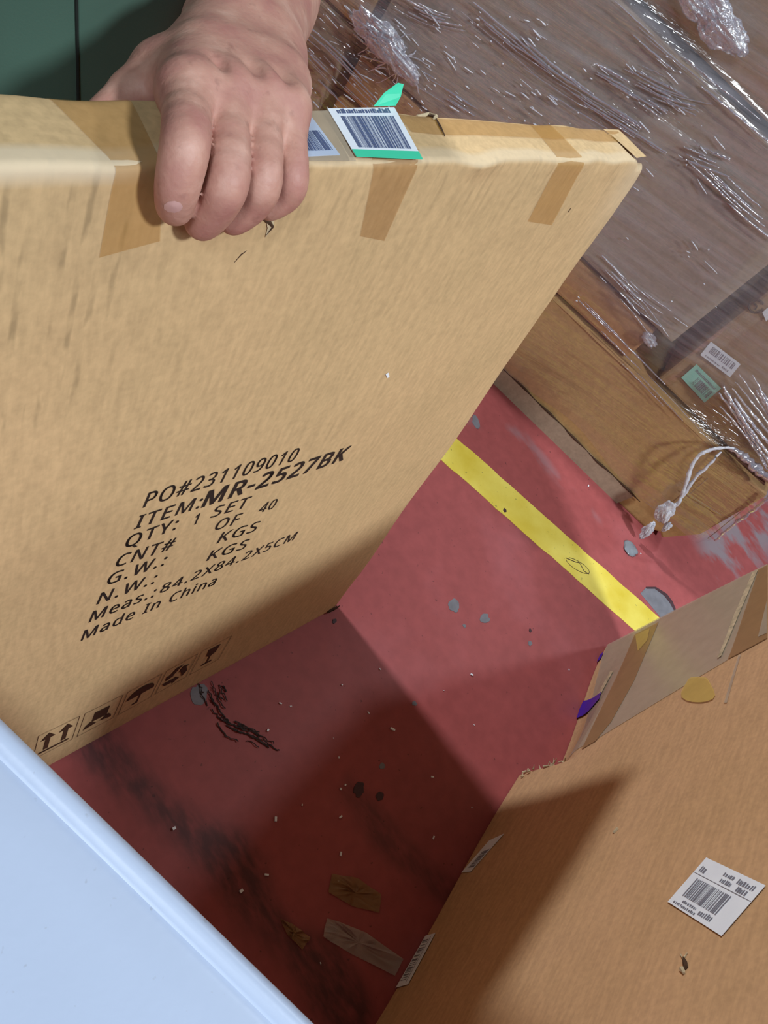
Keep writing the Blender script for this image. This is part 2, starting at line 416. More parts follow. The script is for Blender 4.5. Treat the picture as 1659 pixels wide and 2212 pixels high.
# packing tape, folded over the top edge: a front flap, a lid flap
def tape_over(px_front, lid_x, lid_y1, mat):
    p = [front(u) for u in px_front]          # top-left, top-right, bottom-right, bottom-left
    rows = []; nc = 6
    for k in range(15):
        t = k / 14; a = p[3] + (p[0] - p[3]) * t; b = p[2] + (p[1] - p[2]) * t
        a = np.array([a[0], 0, a[2]]); b = np.array([b[0], 0, b[2]])
        if k == 14: a[2] = b[2] = BH - .0016
        rows.append([on_front(a + (b - a) * j / nc, .0006) for j in range(nc + 1)])
    for k in range(13):
        yy = .0012 + (lid_y1 - .0012) * k / 12; t = min(1, k / 6)
        x0 = p[0][0] + (lid_x[0] - p[0][0]) * k / 12; x1 = p[1][0] + (lid_x[1] - p[1][0]) * k / 12
        rows.append([on_lid((x0 + (x1 - x0) * j / nc, yy), .0006) for j in range(nc + 1)])
    vs = [q for r_ in rows for q in r_]; w_ = nc + 1
    fs = [[i * w_ + j, i * w_ + j + 1, (i + 1) * w_ + j + 1, (i + 1) * w_ + j] for i in range(len(rows) - 1) for j in range(nc)]
    return mesh('packing_tape', vs, fs, mat, held, True)
def lid_sheet(name, quad, mat, off=.0008, parent=None):
    quad = [np.asarray(q, float) for q in quad]; n = 14; vs = []
    for i in range(n + 1):
        for j in range(5):
            u_, v_ = i / n, j / 4
            q = (quad[0] * (1 - u_) + quad[1] * u_) * (1 - v_) + (quad[3] * (1 - u_) + quad[2] * u_) * v_
            vs.append(on_lid(q, off))
    return mesh(name, vs, [[i * 5 + j, i * 5 + j + 1, i * 5 + j + 6, i * 5 + j + 5] for i in range(n) for j in range(4)], mat, parent or held, True)
tape_over([(250, 352), (350, 350), (345, 520), (214, 556)], (-.592, -.548), .049, 'tan_tape')
tape_over([(806, 352), (905, 350), (830, 520), (776, 508)], (-.40, -.352), .010, 'tan_tape2')
tape_over([(1205, 350), (1262, 349), (1192, 486), (1140, 478)], (-.168, -.135), .049, 'tan_tape')
# long tape along the back of the lid
lid_sheet('lid_tape', [(-.345, .026), (-.012, .028), (-.012, .0492), (-.345, .0492)], 'tan_tape')
# folded flap at the end of the lid
lid_sheet('end_flap', [(-.034, .003), (-.008, .006), (-.006, .047), (-.036, .048)], 'held', .0010)
# creases and tears
J = Join(); J.add(*tube_data([on_lid(topf(u), .001) for u in ((922, 250), (932, 262), (945, 285), (957, 303))], [.0006, .0012, .0012, .0003], 5)); J.build('lid_tear', 'dark_gap', held)
J = Join(); J.add(*tube_data([on_lid(topf(u), .001) for u in ((900, 252), (926, 249), (936, 264), (930, 270))], [.001, .002, .0016, .0006], 6)); J.build('lid_crease', 'torn', held)
J = Join()
J.add(*tube_data([on_front(front(u)) for u in ((562, 468), (578, 476), (586, 486), (572, 505))], [.0004, .0014, .0010, .0003], 6)); J.build('puncture', 'dark_gap', held)
J = Join(); J.add(*tube_data([on_front(front(u), 0) for u in ((505, 566), (520, 548), (532, 540))], [.0002, .0005, .0002], 5)); J.build('surface_scratch', 'icon_ink', held)
J = Join(); J.add(*tube_data([on_front(front(u), 0) for u in ((1228, 458), (1233, 450))], [.0008, .0005], 5)); J.build('surface_scratch', 'dark_gap', held)
fslab('torn_paper_patch', [(572, 470), (590, 468), (587, 488), (570, 510), (575, 490)], 'torn', .0004)
fslab('white_fleck', [(831, 806), (837, 803), (839, 812), (834, 814)], 'white_label', .0006)
for s, (w_, h_) in enumerate([(.012, .004), (.009, .006), (.006, .003)]):
    c = np.array([-.006 - .006 * s, -.001, .003 + .002 * s])
    slab('frayed_corner', [c + (-w_, 0, -.002), c + (w_ * .6, 0, -.003), c + (w_, 0, h_), c + (-w_ * .4, 0, h_ * .6)], FN, .0015, 'dark_gap', held)

FONT = None
try:
    import os
    FONT = bpy.data.fonts.load(os.path.join(bpy.utils.system_resource('DATAFILES', path='fonts'), 'NotoSansMath-Regular.woff2'))
except Exception: FONT = None
def text_mesh(body_, bold=0.0):
    cu = bpy.data.curves.new('txt', 'FONT'); cu.body = body_; cu.size = 1.0; cu.offset = bold
    if FONT: cu.font = FONT
    cu.space_character = 1.12
    ob = bpy.data.objects.new('txt', cu); COL.objects.link(ob)
    dg = bpy.context.evaluated_depsgraph_get(); me = ob.evaluated_get(dg).to_mesh()
    vs = np.array([q.co[:] for q in me.vertices]); fs = [list(p.vertices) for p in me.polygons]
    ob.evaluated_get(dg).to_mesh_clear(); bpy.data.objects.remove(ob); bpy.data.curves.remove(cu)
    return vs, fs
def crop3(x, y): return (100 + x / 2.37, 930 + y / 2.37)
CAPH = text_mesh('H')[0][:, 1].max()
words = [("PO#231109010", (490, 390), (1262, 150), .0205, 0), ("ITEM:", (447, 503), (778, 397), .0195, 0), ("MR-2527BK", (796, 393), (1512, 148), .0245, .022),
         ("QTY:", (398, 605), (660, 508), .0195, 0), ("1", (748, 488), (766, 481), .0180, 0), ("SET", (840, 450), (1020, 392), .0180, 0),
         ("CNT#", (348, 705), (642, 610), .0195, 0), ("OF", (856, 517), (975, 478), .0185, 0), ("40", (1080, 425), (1160, 396), .0175, 0),
         ("G.W.:", (305, 797), (600, 694), .0195, 0), ("KGS", (873, 580), (1065, 515), .0190, 0), ("N.W.:", (258, 893), (550, 786), .0195, 0),
         ("KGS", (820, 670), (1013, 603), .0185, 0), ("Meas.:", (217, 983), (548, 855), .0195, 0.0), ("84.2X84.2X5CM", (580, 838), (1262, 558), .0175, 0),
         ("Made In China", (176, 1075), (858, 790), .0195, 0.0)]
for txt, L, Rr, cap, bold in words:
    vs, fs = text_mesh(txt)
    x0, x1 = vs[:, 0].min(), vs[:, 0].max()
    a = front(crop3(*L)); b = front(crop3(*Rr)); a[1] = b[1] = 0
    ux = (b - a); W_ = np.linalg.norm(ux); ux /= W_; uz = np.array([-ux[2], 0, ux[0]])
    P = [a + ux * ((q[0] - x0) / (x1 - x0) * W_) + uz * (q[1] / CAPH * cap * .95) for q in vs]
    wt = .0009 if bold else .0003; P0_ = P; P = []; fs0 = fs; fs = []
    for kx, kz in (((-1, -1), (1, -1), (-1, 1), (1, 1), (0, 0)) if bold else ((-1, 0), (1, 0), (0, 1))):   # printed stroke weight
        fs += [[i + len(P) for i in q] for q in fs0]; P += [on_front(q + ux * kx * wt + uz * kz * wt * .7, .0005) for q in P0_]
    o = mesh('printed_text', P, fs, 'ink', held)
# handling marks along the bottom edge, each in its frame
def icon_frame(x0, x1, z0, z1):
    J = Join(); w_ = .0007
    for (a, b, c, d) in ((x0, x1, z0, z0 + w_), (x0, x1, z1 - w_, z1), (x0, x0 + w_, z0, z1), (x1 - w_, x1, z0, z1)):
        J.add([on_front(q, .0007) for q in ((a, 0, c), (b, 0, c), (b, 0, d), (a, 0, d))], [[0, 1, 2, 3]])
    J.build('handling_mark_frame', 'icon_ink', held)
def poly_part(polys, name='handling_mark'):
    J = Join()
    for p in polys: J.add([on_front((q[0], 0, q[1]), .0007) for q in p], [list(range(len(p)))])
    return J.build(name, 'icon_ink', held)
zb, zt = .060, .128; xs_i = [-.540, -.484, -.428, -.372, -.316]; wI = .050
for k, x0 in enumerate(xs_i):
    x1 = x0 + wI; xc = (x0 + x1) / 2; icon_frame(x0, x1, zb, zt)
    if k == 0:      # two arrows over a bar
        P = [[(x0 + .006, zb + .008), (x1 - .006, zb + .008), (x1 - .006, zb + .012), (x0 + .006, zb + .012)]]
        for cx in (x0 + .014, x1 - .014):
            P += [[(cx - .003, zb + .016), (cx + .003, zb + .016), (cx + .003, zt - .020), (cx - .003, zt - .020)],
                  [(cx - .009, zt - .022), (cx + .009, zt - .022), (cx, zt - .006)]]
    elif k == 1:    # hands under a box
        P = [[(xc - .010, zb + .028), (xc + .010, zb + .028), (xc + .010, zt - .014), (xc - .010, zt - .014)],
             [(x0 + .006, zb + .012), (xc - .002, zb + .018), (xc - .012, zb + .030), (x0 + .008, zb + .022)],
             [(x1 - .006, zb + .012), (xc + .002, zb + .018), (xc + .012, zb + .030), (x1 - .008, zb + .022)]]
    elif k == 2:    # umbrella
        arc = [(xc + .020 * math.cos(t), zt - .032 + .024 * math.sin(t)) for t in np.linspace(0, math.pi, 14)]
        P = [arc, [(xc - .0012, zb + .010), (xc + .0012, zb + .010), (xc + .0012, zt - .03), (xc - .0012, zt - .03)],
             [(xc - .0012, zb + .010), (xc - .007, zb + .010), (xc - .007, zb + .014), (xc - .0012, zb + .014)]]
    elif k == 3:    # recycling loop of three bent arrows
        P = []; c = np.array([xc, (zb + zt) / 2 - .002])
        for s in range(3):
            th = math.pi / 2 + s * 2 * math.pi / 3
            Rm = np.array([[math.cos(th), -math.sin(th)], [math.sin(th), math.cos(th)]])
            for pg in ([(.022, -.006), (.022, .006), (.008, .016), (.002, .008)], [(.012, .020), (-.002, .018), (.002, .004)]):
                P.append([tuple(c + (Rm @ np.array(q)) * np.array([.9, 1.15])) for q in pg])
    else:           # wine glass
        P = [[(xc - .010, zt - .010), (xc - .008, zt - .030), (xc - .002, zt - .036), (xc + .002, zt - .036), (xc + .008, zt - .030), (xc + .010, zt - .010)],
             [(xc - .0015, zb + .014), (xc + .0015, zb + .014), (xc + .0015, zt - .035), (xc - .0015, zt - .035)],
             [(xc - .009, zb + .010), (xc + .009, zb + .010), (xc + .009, zb + .014), (xc - .009, zb + .014)]]
    poly_part(P)

def barcode(parent, c4, nrm, bars_uv, ink, seed, n=34, extra=None, paper='white_label', base=.0006, name='barcode_label', green=None):
    """c4: corners (u0v0, u1v0, u1v1, u0v1); bars run along v inside bars_uv=(u0,u1,v0,v1)"""
    c4 = [np.asarray(q, float) for q in c4]; nrm = np.asarray(nrm, float)
    def B(u, v): return (c4[0] * (1 - u) + c4[1] * u) * (1 - v) + (c4[3] * (1 - u) + c4[2] * u) * v
    lab = slab(name, c4, nrm, .0003, paper, parent, base)
    rr = np.random.default_rng(seed); J = Join(); u0, u1, v0, v1 = bars_uv; h = base + .0006
    cuts = np.cumsum(rr.choice([1, 1, 1, 2, 2, 3], 2 * n)); cuts = cuts / cuts[-1]
    for k in range(0, 2 * n - 1, 2):
        a, b = u0 + (u1 - u0) * cuts[k], u0 + (u1 - u0) * cuts[k + 1]
        J.add([B(a, v0) + nrm * h, B(b, v0) + nrm * h, B(b, v1) + nrm * h, B(a, v1) + nrm * h], [[0, 1, 2, 3]])
    J.build('barcode_bars', ink, lab)
    for q in (extra or []):
        J = Join(); a0, a1, b0, b1, kind = q
        if kind == 'rule': J.add([B(a0, b0) + nrm * h, B(a1, b0) + nrm * h, B(a1, b1) + nrm * h, B(a0, b1) + nrm * h], [[0, 1, 2, 3]])
        else:
            x_ = a0
            while x_ < a1:
                w_ = rr.uniform(.012, .03); t_ = rr.uniform(.0, .35)
                J.add([B(x_, b0) + nrm * h, B(min(x_ + w_, a1), b0) + nrm * h, B(min(x_ + w_, a1), b1 - (b1 - b0) * t_) + nrm * h, B(x_, b1 - (b1 - b0) * t_) + nrm * h], [[0, 1, 2, 3]])
                x_ += w_ + rr.uniform(.006, .02)
        J.build('small_print', ink, lab)
    if green:
        for a0, a1, b0, b1 in green:
            slab('green_band', [B(a0, b0), B(a1, b0), B(a1, b1), B(a0, b1)], nrm, .0003, 'green_label', lab, base + .0002)
    return lab
ZL = np.array([0, 0, 1.])
def lidp(u, dz=.0): 
    p = topf(u, BH + .004); p[2] = BH + .0032 + .0042 * sm(p[1], 0, .05) + dz; return p
lb = barcode(held, [lidp((768, 337)), lidp((912, 343)), lidp((846, 245)), lidp((702, 248))], ZL, (.10, .90, .17, .82), 'bar_blue', 5, 40,
        extra=[(.1, .9, .88, .98, 'print')], green=[(0.0, 1.0, -.02, .13)], base=.0008)
lb['label'] = 'white barcode label with green bands on the lid'
g = slab('green_tab', [lidp((800, 246), .001), lidp((848, 244), .001), lidp((852, 240), .006), lidp((850, 232), .012), lidp((838, 229), .012), lidp((815, 236), .007)], ZL, .0004, 'green_label', lb, .0008)
MAT['pale_label'] = plain('pale_blue_label', srgb(190, 204, 226), 0.2, 0.04)
lb = barcode(held, [lidp((612, 340)), lidp((735, 335)), lidp((668, 262)), lidp((560, 262))], ZL, (.05, .93, .12, .62), 'bar_blue', 6, 30, paper='pale_label', base=.0006)
lb['label'] = 'pale blue barcode label half under the hand'
slab('lid_tape', [lidp((650, 252)), lidp((705, 250)), lidp((770, 345)), lidp((655, 345))], ZL, .0003, 'clear_tape', held, .0002)

# ================================================================== HAND AND PERSON (signed distance field -> one surface)
def rcone(P, a, b, ra, rb):
    a = np.asarray(a, float); b = np.asarray(b, float); ab = b - a; L2 = ab @ ab
    t = np.clip(((P[0] - a[0]) * ab[0] + (P[1] - a[1]) * ab[1] + (P[2] - a[2]) * ab[2]) / max(L2, 1e-12), 0, 1)
    d = np.sqrt((P[0] - a[0] - t * ab[0]) ** 2 + (P[1] - a[1] - t * ab[1]) ** 2 + (P[2] - a[2] - t * ab[2]) ** 2)
    return d - (ra + (rb - ra) * t)
def ellip(P, c, rad):
    k = np.sqrt(((P[0] - c[0]) / rad[0]) ** 2 + ((P[1] - c[1]) / rad[1]) ** 2 + ((P[2] - c[2]) / rad[2]) ** 2)
    return (k - 1) * min(rad)
def smin(a, b, k):
    h = np.clip(0.5 + 0.5 * (b - a) / k, 0, 1); return b + (a - b) * h - k * h * (1 - h)
class Field:
    def __init__(s, xs, ys, zs):
        s.x, s.y, s.z = [np.asarray(q, np.float32) for q in (xs, ys, zs)]
        s.F = np.full((len(xs), len(ys), len(zs)), 1.0, np.float32)
    def sub(s, lo, hi):
        sl = []
        for ax, l, h in zip((s.x, s.y, s.z), lo, hi):
            i = max(0, np.searchsorted(ax, l) - 1); j = min(len(ax), np.searchsorted(ax, h) + 1); sl.append(slice(i, max(j, i + 1)))
        P = np.meshgrid(s.x[sl[0]], s.y[sl[1]], s.z[sl[2]], indexing='ij', sparse=True)
        return tuple(sl), P
    def capsule_chain(s, pts, rads, k, kin=.004, pad=None):
        pts = np.asarray(pts, float); m_ = max(rads) + (pad or max(.02, k * 1.5))
        sl, P = s.sub(pts.min(0) - m_, pts.max(0) + m_)
        d = None
        for i in range(len(pts) - 1):
            q = rcone(P, pts[i], pts[i + 1], rads[i], rads[i + 1]).astype(np.float32)
            d = q if d is None else smin(d, q, kin)
        s.F[sl] = smin(s.F[sl], d, k)
    def blob(s, c, rad, k):
        rad = np.asarray(rad, float) * np.ones(3); m_ = rad + max(.02, k * 1.5)
        sl, P = s.sub(np.asarray(c) - m_, np.asarray(c) + m_)
        s.F[sl] = smin(s.F[sl], ellip(P, c, rad).astype(np.float32), k)
    def carve(s, c, rad, k):
        rad = np.asarray(rad, float) * np.ones(3); m_ = rad + max(.01, k * 1.5)
        sl, P = s.sub(np.asarray(c) - m_, np.asarray(c) + m_)
        s.F[sl] = -smin(-s.F[sl], ellip(P, c, rad).astype(np.float32), k)
    def mesh(s):
        F = s.F; ins = F < 0; nx, ny, nz = F.shape
        cnt = np.zeros((nx - 1, ny - 1, nz - 1), np.uint8)
        for a in (0, 1):
            for b in (0, 1):
                for c in (0, 1): cnt += ins[a:nx - 1 + a, b:ny - 1 + b, c:nz - 1 + c]
        act = np.argwhere((cnt > 0) & (cnt < 8)); idx = np.full(cnt.shape, -1, np.int32)
        idx[act[:, 0], act[:, 1], act[:, 2]] = np.arange(len(act))
        acc = np.zeros((len(act), 3)); num = np.zeros(len(act))
        ax = (s.x, s.y, s.z)
        for d in range(3):
            o1, o2 = [q for q in range(3) if q != d]
            for p in (0, 1):
                for q in (0, 1):
                    A = act.copy(); A[:, o1] += p; A[:, o2] += q; Bc = A.copy(); Bc[:, d] += 1
                    fa = F[A[:, 0], A[:, 1], A[:, 2]]; fb = F[Bc[:, 0], Bc[:, 1], Bc[:, 2]]
                    cr = (fa < 0) != (fb < 0); t = np.where(cr, fa / np.where(cr, fa - fb, 1), 0)
                    pt = np.stack([ax[e][A[:, e]] for e in range(3)], 1).astype(float)
                    pt[:, d] += t * (ax[d][Bc[:, d]] - ax[d][A[:, d]])
                    acc += pt * cr[:, None]; num += cr
        V = acc / num[:, None]; faces = []
        for d in range(3):
            o1, o2 = (d + 1) % 3, (d + 2) % 3
            sl = [slice(1, -1)] * 3; sl[d] = slice(0, -1); sl2 = list(sl); sl2[d] = slice(1, None)
            a, b = ins[tuple(sl)], ins[tuple(sl2)]
            e = np.argwhere(a != b)
            if not len(e): continue
            flip = a[e[:, 0], e[:, 1], e[:, 2]]
            for q in range(3):
                if q != d: e[:, q] += 1
            def cell(p, q):
                c = e.copy(); c[:, o1] -= p; c[:, o2] -= q; return idx[c[:, 0], c[:, 1], c[:, 2]]
            Q = np.stack([cell(1, 1), cell(0, 1), cell(0, 0), cell(1, 0)], 1)
            Q[~flip] = Q[~flip][:, ::-1]; faces.append(Q)
        return V, np.concatenate(faces)
def grid_mesh(name, V, F, mat, parent, smooth_iter=2):
    me = bpy.data.meshes.new(name); me.vertices.add(len(V)); me.vertices.foreach_set('co', V.astype(np.float32).ravel())
    me.loops.add(F.size); me.loops.foreach_set('vertex_index', F.astype(np.int32).ravel())
    me.polygons.add(len(F)); me.polygons.foreach_set('loop_start', np.arange(0, F.size, 4, dtype=np.int32))
    me.polygons.foreach_set('loop_total', np.full(len(F), 4, np.int32)); me.update(calc_edges=True); me.validate()
    return link(name, me, mat, parent, True)

def hp(u, y): return to_world(front(u, y))
fingers = {
 'index':  ([hp((402, 203), .028), hp((402, 302), -.009), hp((384, 398), -.0165), hp((377, 448), -.0112)], [.0120, .0114, .0104, .0090]),
 'middle': ([hp((485, 204), .028), hp((494, 372), -.019), hp((467, 444), -.0185), hp((435, 482), -.0112)], [.0116, .0108, .0102, .0090]),
 'ring':   ([hp((560, 214), .026), hp((570, 372), -.0165), hp((548, 436), -.0165), hp((502, 474), -.0100)], [.0110, .0099, .0095, .0084]),
 'pinky':  ([hp((618, 236), .020), hp((632, 372), -.012), hp((619, 420), -.0130), hp((580, 447), -.0090)], [.0098, .0087, .0084, .0074]),
}
wrist = hp((530, 92), .100); fore1 = hp((553, -5), .175)
elbow = np.array([-.285, .430, .875]); shoulder_l = np.array([-.505, .46, 1.34])
PX, PY = -.555, .45                                     # where the person stands
PT = PX - .11                                           # the trunk leans to the person's right
def fine(a, b, h, lo, hi, H_):
    return np.unique(np.round(np.concatenate([np.arange(lo, a, H_), np.arange(a, b, h), np.arange(b, hi + H_, H_)]), 5))
h_ = .0018
FB = Field(fine(-.60, -.32, h_, PX - .48, PX + .34, .012), fine(.055, .27, h_, .0, .72, .012), fine(.765, .905, h_, -.01, 1.80, .012))
# rest of the body (coarse)
for sx, hip, knee, ank in ((-1, .085, .09, .10), (1, .085, .09, .10)):
    FB.capsule_chain([(PX + sx * hip, PY, .90), (PX + sx * knee, PY - .015, .48), (PX + sx * ank, PY + .02, .07)], [.082, .056, .036], .03, .02)
    FB.capsule_chain([(PX + sx * ank, PY + .03, .045), (PX + sx * (ank + .02), PY - .12, .035)], [.038, .030], .02)
FB.capsule_chain([(PX, PY, .93), (PX - .05, PY + .01, 1.12), (PT, PY + .01, 1.30)], [.125, .115, .125], .05, .04)
FB.capsule_chain([(PT - .15, PY + .01, 1.38), (PT + .15, PY + .01, 1.38)], [.065, .065], .06)
FB.capsule_chain([(PT, PY + .01, 1.40), (PT, PY - .005, 1.54)], [.058, .054], .03)
FB.blob((PT, PY - .005, 1.635), (.076, .098, .115), .02); FB.blob((PT, PY - .035, 1.58), (.055, .062, .062), .03)
FB.capsule_chain([(PT, PY - .098, 1.64), (PT, PY - .118, 1.60)], [.010, .016], .012)
for sx in (-1, 1):
    FB.blob((PT + sx * .078, PY + .005, 1.62), (.012, .022, .034), .006)
    FB.carve((PT + sx * .032, PY - .108, 1.645), (.018, .014, .012), .008)
FB.blob((PT, PY - .094, 1.552), (.026, .014, .010), .006)
# right arm hanging by the side
sr = np.array([PT - .175, PY + .01, 1.35]); er = np.array([PT - .22, PY + .03, 1.07]); wr_ = np.array([PT - .215, PY - .06, .83])
FB.capsule_chain([sr, er, wr_], [.050, .040, .027], .03, .02)
FB.blob(wr_ + (0, -.02, -.07), (.018, .036, .048), .02)
for k, (dy, L_) in enumerate(((-.042, .06), (-.024, .075), (-.006, .07), (.010, .055))):
    a = wr_ + np.array([0, dy, -.105]); FB.capsule_chain([a, a + (0.006, -.004, -L_ * .5), a + (.018, -.002, -L_)], [.0095, .009, .0075], .004)
a = wr_ + np.array([.01, -.045, -.05]); FB.capsule_chain([a, a + (.012, -.02, -.03), a + (.02, -.022, -.055)], [.013, .011, .009], .006)
# left upper arm, forearm, wrist
FB.capsule_chain([shoulder_l, elbow], [.052, .043], .03)
fdir = fore1 - wrist
FB.capsule_chain([elbow, fore1 + fdir * .35, fore1, wrist], [.043, .0395, .0350, .0290], .02, .02)
side = np.cross(fdir / np.linalg.norm(fdir), UP); side /= np.linalg.norm(side)
for s in (-1, 1):
    FB.capsule_chain([fore1 + fdir * .3 + side * s * .006, wrist + side * s * .012], [.034, .0215], .014)
# palm: one metacarpal ray for each finger
for nm, off in (('index', -.018), ('middle', -.007), ('ring', .006), ('pinky', .018)):
    kn = fingers[nm][0][0]
    FB.capsule_chain([wrist + side * off, (wrist + side * off) * .45 + kn * .55, kn, kn + (fingers[nm][0][1] - kn) * .32], [.0195, .0182, .0142 if nm != 'pinky' else .0124, .0114 if nm != 'pinky' else .0096], .013)
kn_i = fingers['index'][0][0]; kn_p = fingers['pinky'][0][0]
# thumb behind the carton
th_pts = [wrist * .75 + kn_i * .25 + np.array([-.012, .004, -.006]), hp((352, 160), .078), hp((288, 205), .072), hp((230, 250), .066)]
FB.capsule_chain(th_pts, [.0190, .0148, .0125, .0105], .012)
FB.capsule_chain([th_pts[1], kn_i * .6 + fingers['middle'][0][0] * .4], [.0130, .0110], .014)                   # web between thumb and index
# knuckles
for nm in fingers:
    p_, r_ = fingers[nm]
    FB.blob(p_[0] + UP * .0030, r_[0] * .95, .010)
# fingers, kept apart from each other: joined only near the palm
for nm, (p_, r_) in fingers.items():
    G = []
    lo = np.min(p_, 0) - .03; hi = np.max(p_, 0) + .03
    sl, P = FB.sub(lo, hi); d = None
    # joints are rounded: the bone line is bent smoothly through them
    jt = smooth_path(p_, 16); jr = np.interp(np.linspace(0, 3, 16), np.arange(4), r_)
    jt = np.concatenate([jt[:1], .25 * jt[:-2] + .5 * jt[1:-1] + .25 * jt[2:], jt[-1:]])
    for i in range(15):
        q_ = rcone(P, jt[i], jt[i + 1], jr[i], jr[i + 1]).astype(np.float32); d = q_ if d is None else smin(d, q_, .002)
    kb = np.sqrt((P[0] - p_[0][0]) ** 2 + (P[1] - p_[0][1]) ** 2 + (P[2] - p_[0][2]) ** 2)
    kk = (.0005 + .0090 * np.clip(1 - kb / .040, 0, 1)).astype(np.float32)
    FB.F[sl] = smin(FB.F[sl], d, kk)
# wrist crease and tendon hollows between the knuckles
for a_, b_ in (('index', 'middle'), ('middle', 'ring'), ('ring', 'pinky')):
    c_ = (fingers[a_][0][0] + fingers[b_][0][0]) / 2 + UP * .0174
    FB.carve(c_ + (wrist - c_) * .06, (.0030, .0050, .0026), .006)
c_ = wrist * .5 + kn_i * .5; 
V, Fq = FB.mesh()
person = empty('person', (PX, PY, 0), 'person in green work clothes gripping the top of the flat carton with one bare hand', 'person')
def rel(V): return V - np.array([PX, PY, 0])
m = Mat('skin'); v = m.coord()
sk = srgb(190, 142, 126)
c = m.ramp(m.noise(v, 45, 4), [(0.32, srgb(176, 122, 112)), (0.55, sk), (0.72, srgb(206, 162, 146))])
c = m.mix(m.math('MULTIPLY', m.ramp(m.noise(v, 120, 3), [(0.62, (0, 0, 0, 1)), (0.76, (1, 1, 1, 1))]), 0.35), c, srgb(120, 78, 70))
c = m.mix(m.math('MULTIPLY', m.attr('knuckle'), m.ramp(m.noise(v, 140, 3), [(.3, (.15, .15, .15, 1)), (.7, (.75, .75, .75, 1))])), c, srgb(158, 100, 92))
m.base(c); m.rough(0.55); m.b.inputs['Subsurface Weight'].default_value = 0.12; m.b.inputs['Subsurface Radius'].default_value = (.008, .003, .002)
m.b.inputs['Subsurface Scale'].default_value = 0.4
nb = m.noise(m.coord(), 260, 5); m.bump(nb, 0.4, 0.0009); MAT['skin'] = m.m
body_o = grid_mesh('body', rel(V), Fq, 'skin', person)
kn_a = np.zeros(len(V))
for nm, (p_, r_) in fingers.items():
    for i, w_ in ((0, .35), (1, .8), (2, .55)):
        kn_a = np.maximum(kn_a, w_ * np.exp(-(np.linalg.norm(V - p_[i], axis=1) / (r_[i] * 1.05)) ** 4))
at_ = body_o.data.attributes.new('knuckle', 'FLOAT', 'POINT'); at_.data.foreach_set('value', kn_a.astype(np.float32))
# clothes
m = Mat('green_work_cloth'); v = m.coord()
gc = srgb(66, 98, 84)
c = m.ramp(m.noise(v, 5, 3), [(0.3, mul(gc, 0.85)), (0.7, mul(gc, 1.12))])
wv = m.noise(m.coord(scale=(1, 1, 1)), 600, 2)
m.base(c); m.rough(0.85); m.bump(wv, 0.2, 0.0006); m.b.inputs['Sheen Weight'].default_value = 0.2; MAT['cloth'] = m.m
MAT['seam'] = plain('dark_seam_thread', srgb(18, 28, 24), 0.9)
MAT['shoe'] = plain('black_shoe', srgb(30, 30, 32), 0.5)
MAT['hair'] = plain('black_hair', srgb(24, 20, 18), 0.6)
hh = .009
FT = Field(np.arange(PX - .29, PX + .29, hh), np.arange(PY - .22, PY + .22, hh), np.arange(.03, 1.09, hh))
for sx in (-1, 1):
    FT.capsule_chain([(PX + sx * .105, PY - .01, .86), (PX + sx * .112, PY - .02, .50), (PX + sx * .11, PY + .01, .08)], [.124, .098, .078], .035, .02)
FT.capsule_chain([(PX - .05, PY, .96), (PX + .05, PY, .96)], [.132, .132], .05); FT.capsule_chain([(PX - .04, PY, 1.04), (PX + .04, PY, 1.04)], [.125, .125], .05)
Pg = np.stack(np.meshgrid(FT.x, FT.y, FT.z, indexing='ij'), -1)
FT.F += (.006 * vnoise(Pg * np.array([9., 9., 4.])) + .003 * vnoise(Pg * np.array([22., 22., 9.]) + 7)).astype(np.float32)
V, Fq = FT.mesh(); trousers = grid_mesh('trousers', rel(V), Fq, 'cloth', person)
FS = Field(np.arange(PX - .48, PX + .30, hh), np.arange(PY - .27, PY + .24, hh), np.arange(.98, 1.50, hh))
FS.capsule_chain([(PX - .06, PY, 1.00), (PT - .06, PY + .01, 1.32)], [.14, .14], .05); FS.capsule_chain([(PX + .04, PY, 1.00), (PT + .06, PY + .01, 1.32)], [.14, .14], .05)
FS.capsule_chain([(PT - .16, PY + .01, 1.37), (PT + .16, PY + .01, 1.37)], [.078, .078], .06)
FS.capsule_chain([(PT, PY + .01, 1.40), (PT, PY, 1.45)], [.08, .07], .03)
FS.capsule_chain([shoulder_l, shoulder_l * .42 + elbow * .58], [.068, .066], .03); FS.capsule_chain([sr, sr * .35 + er * .65], [.068, .064], .03)
Pg = np.stack(np.meshgrid(FS.x, FS.y, FS.z, indexing='ij'), -1)
FS.F += (.006 * vnoise(Pg * np.array([9., 9., 6.]))).astype(np.float32)
V, Fq = FS.mesh(); grid_mesh('shirt', rel(V), Fq, 'cloth', person)
for sx in (-1, 1):
    FS = Field(np.arange(PX + sx * .11 - .08, PX + sx * .11 + .08, hh), np.arange(PY - .22, PY + .12, hh), np.arange(-.02, .14, hh))
    FS.capsule_chain([(PX + sx * .105, PY + .045, .05), (PX + sx * .12, PY - .13, .042)], [.050, .045], .02); FS.capsule_chain([(PX + sx * .105, PY + .03, .05), (PX + sx * .105, PY + .03, .11)], [.05, .048], .02)
    zz_ = FS.z[None, None, :]; FS.F = np.maximum(FS.F, (0.002 - zz_)).astype(np.float32)
    V, Fq = FS.mesh(); grid_mesh('shoe', rel(V), Fq, 'shoe', person)
FS = Field(np.arange(PT - .11, PT + .11, .008), np.arange(PY - .13, PY + .13, .008), np.arange(1.55, 1.79, .008))
FS.blob((PT, PY + .008, 1.655), (.084, .104, .112), .01); FS.carve((PT, PY - .095, 1.60), (.085, .085, .085), .01)
V, Fq = FS.mesh(); grid_mesh('hair', rel(V), Fq, 'hair', person)

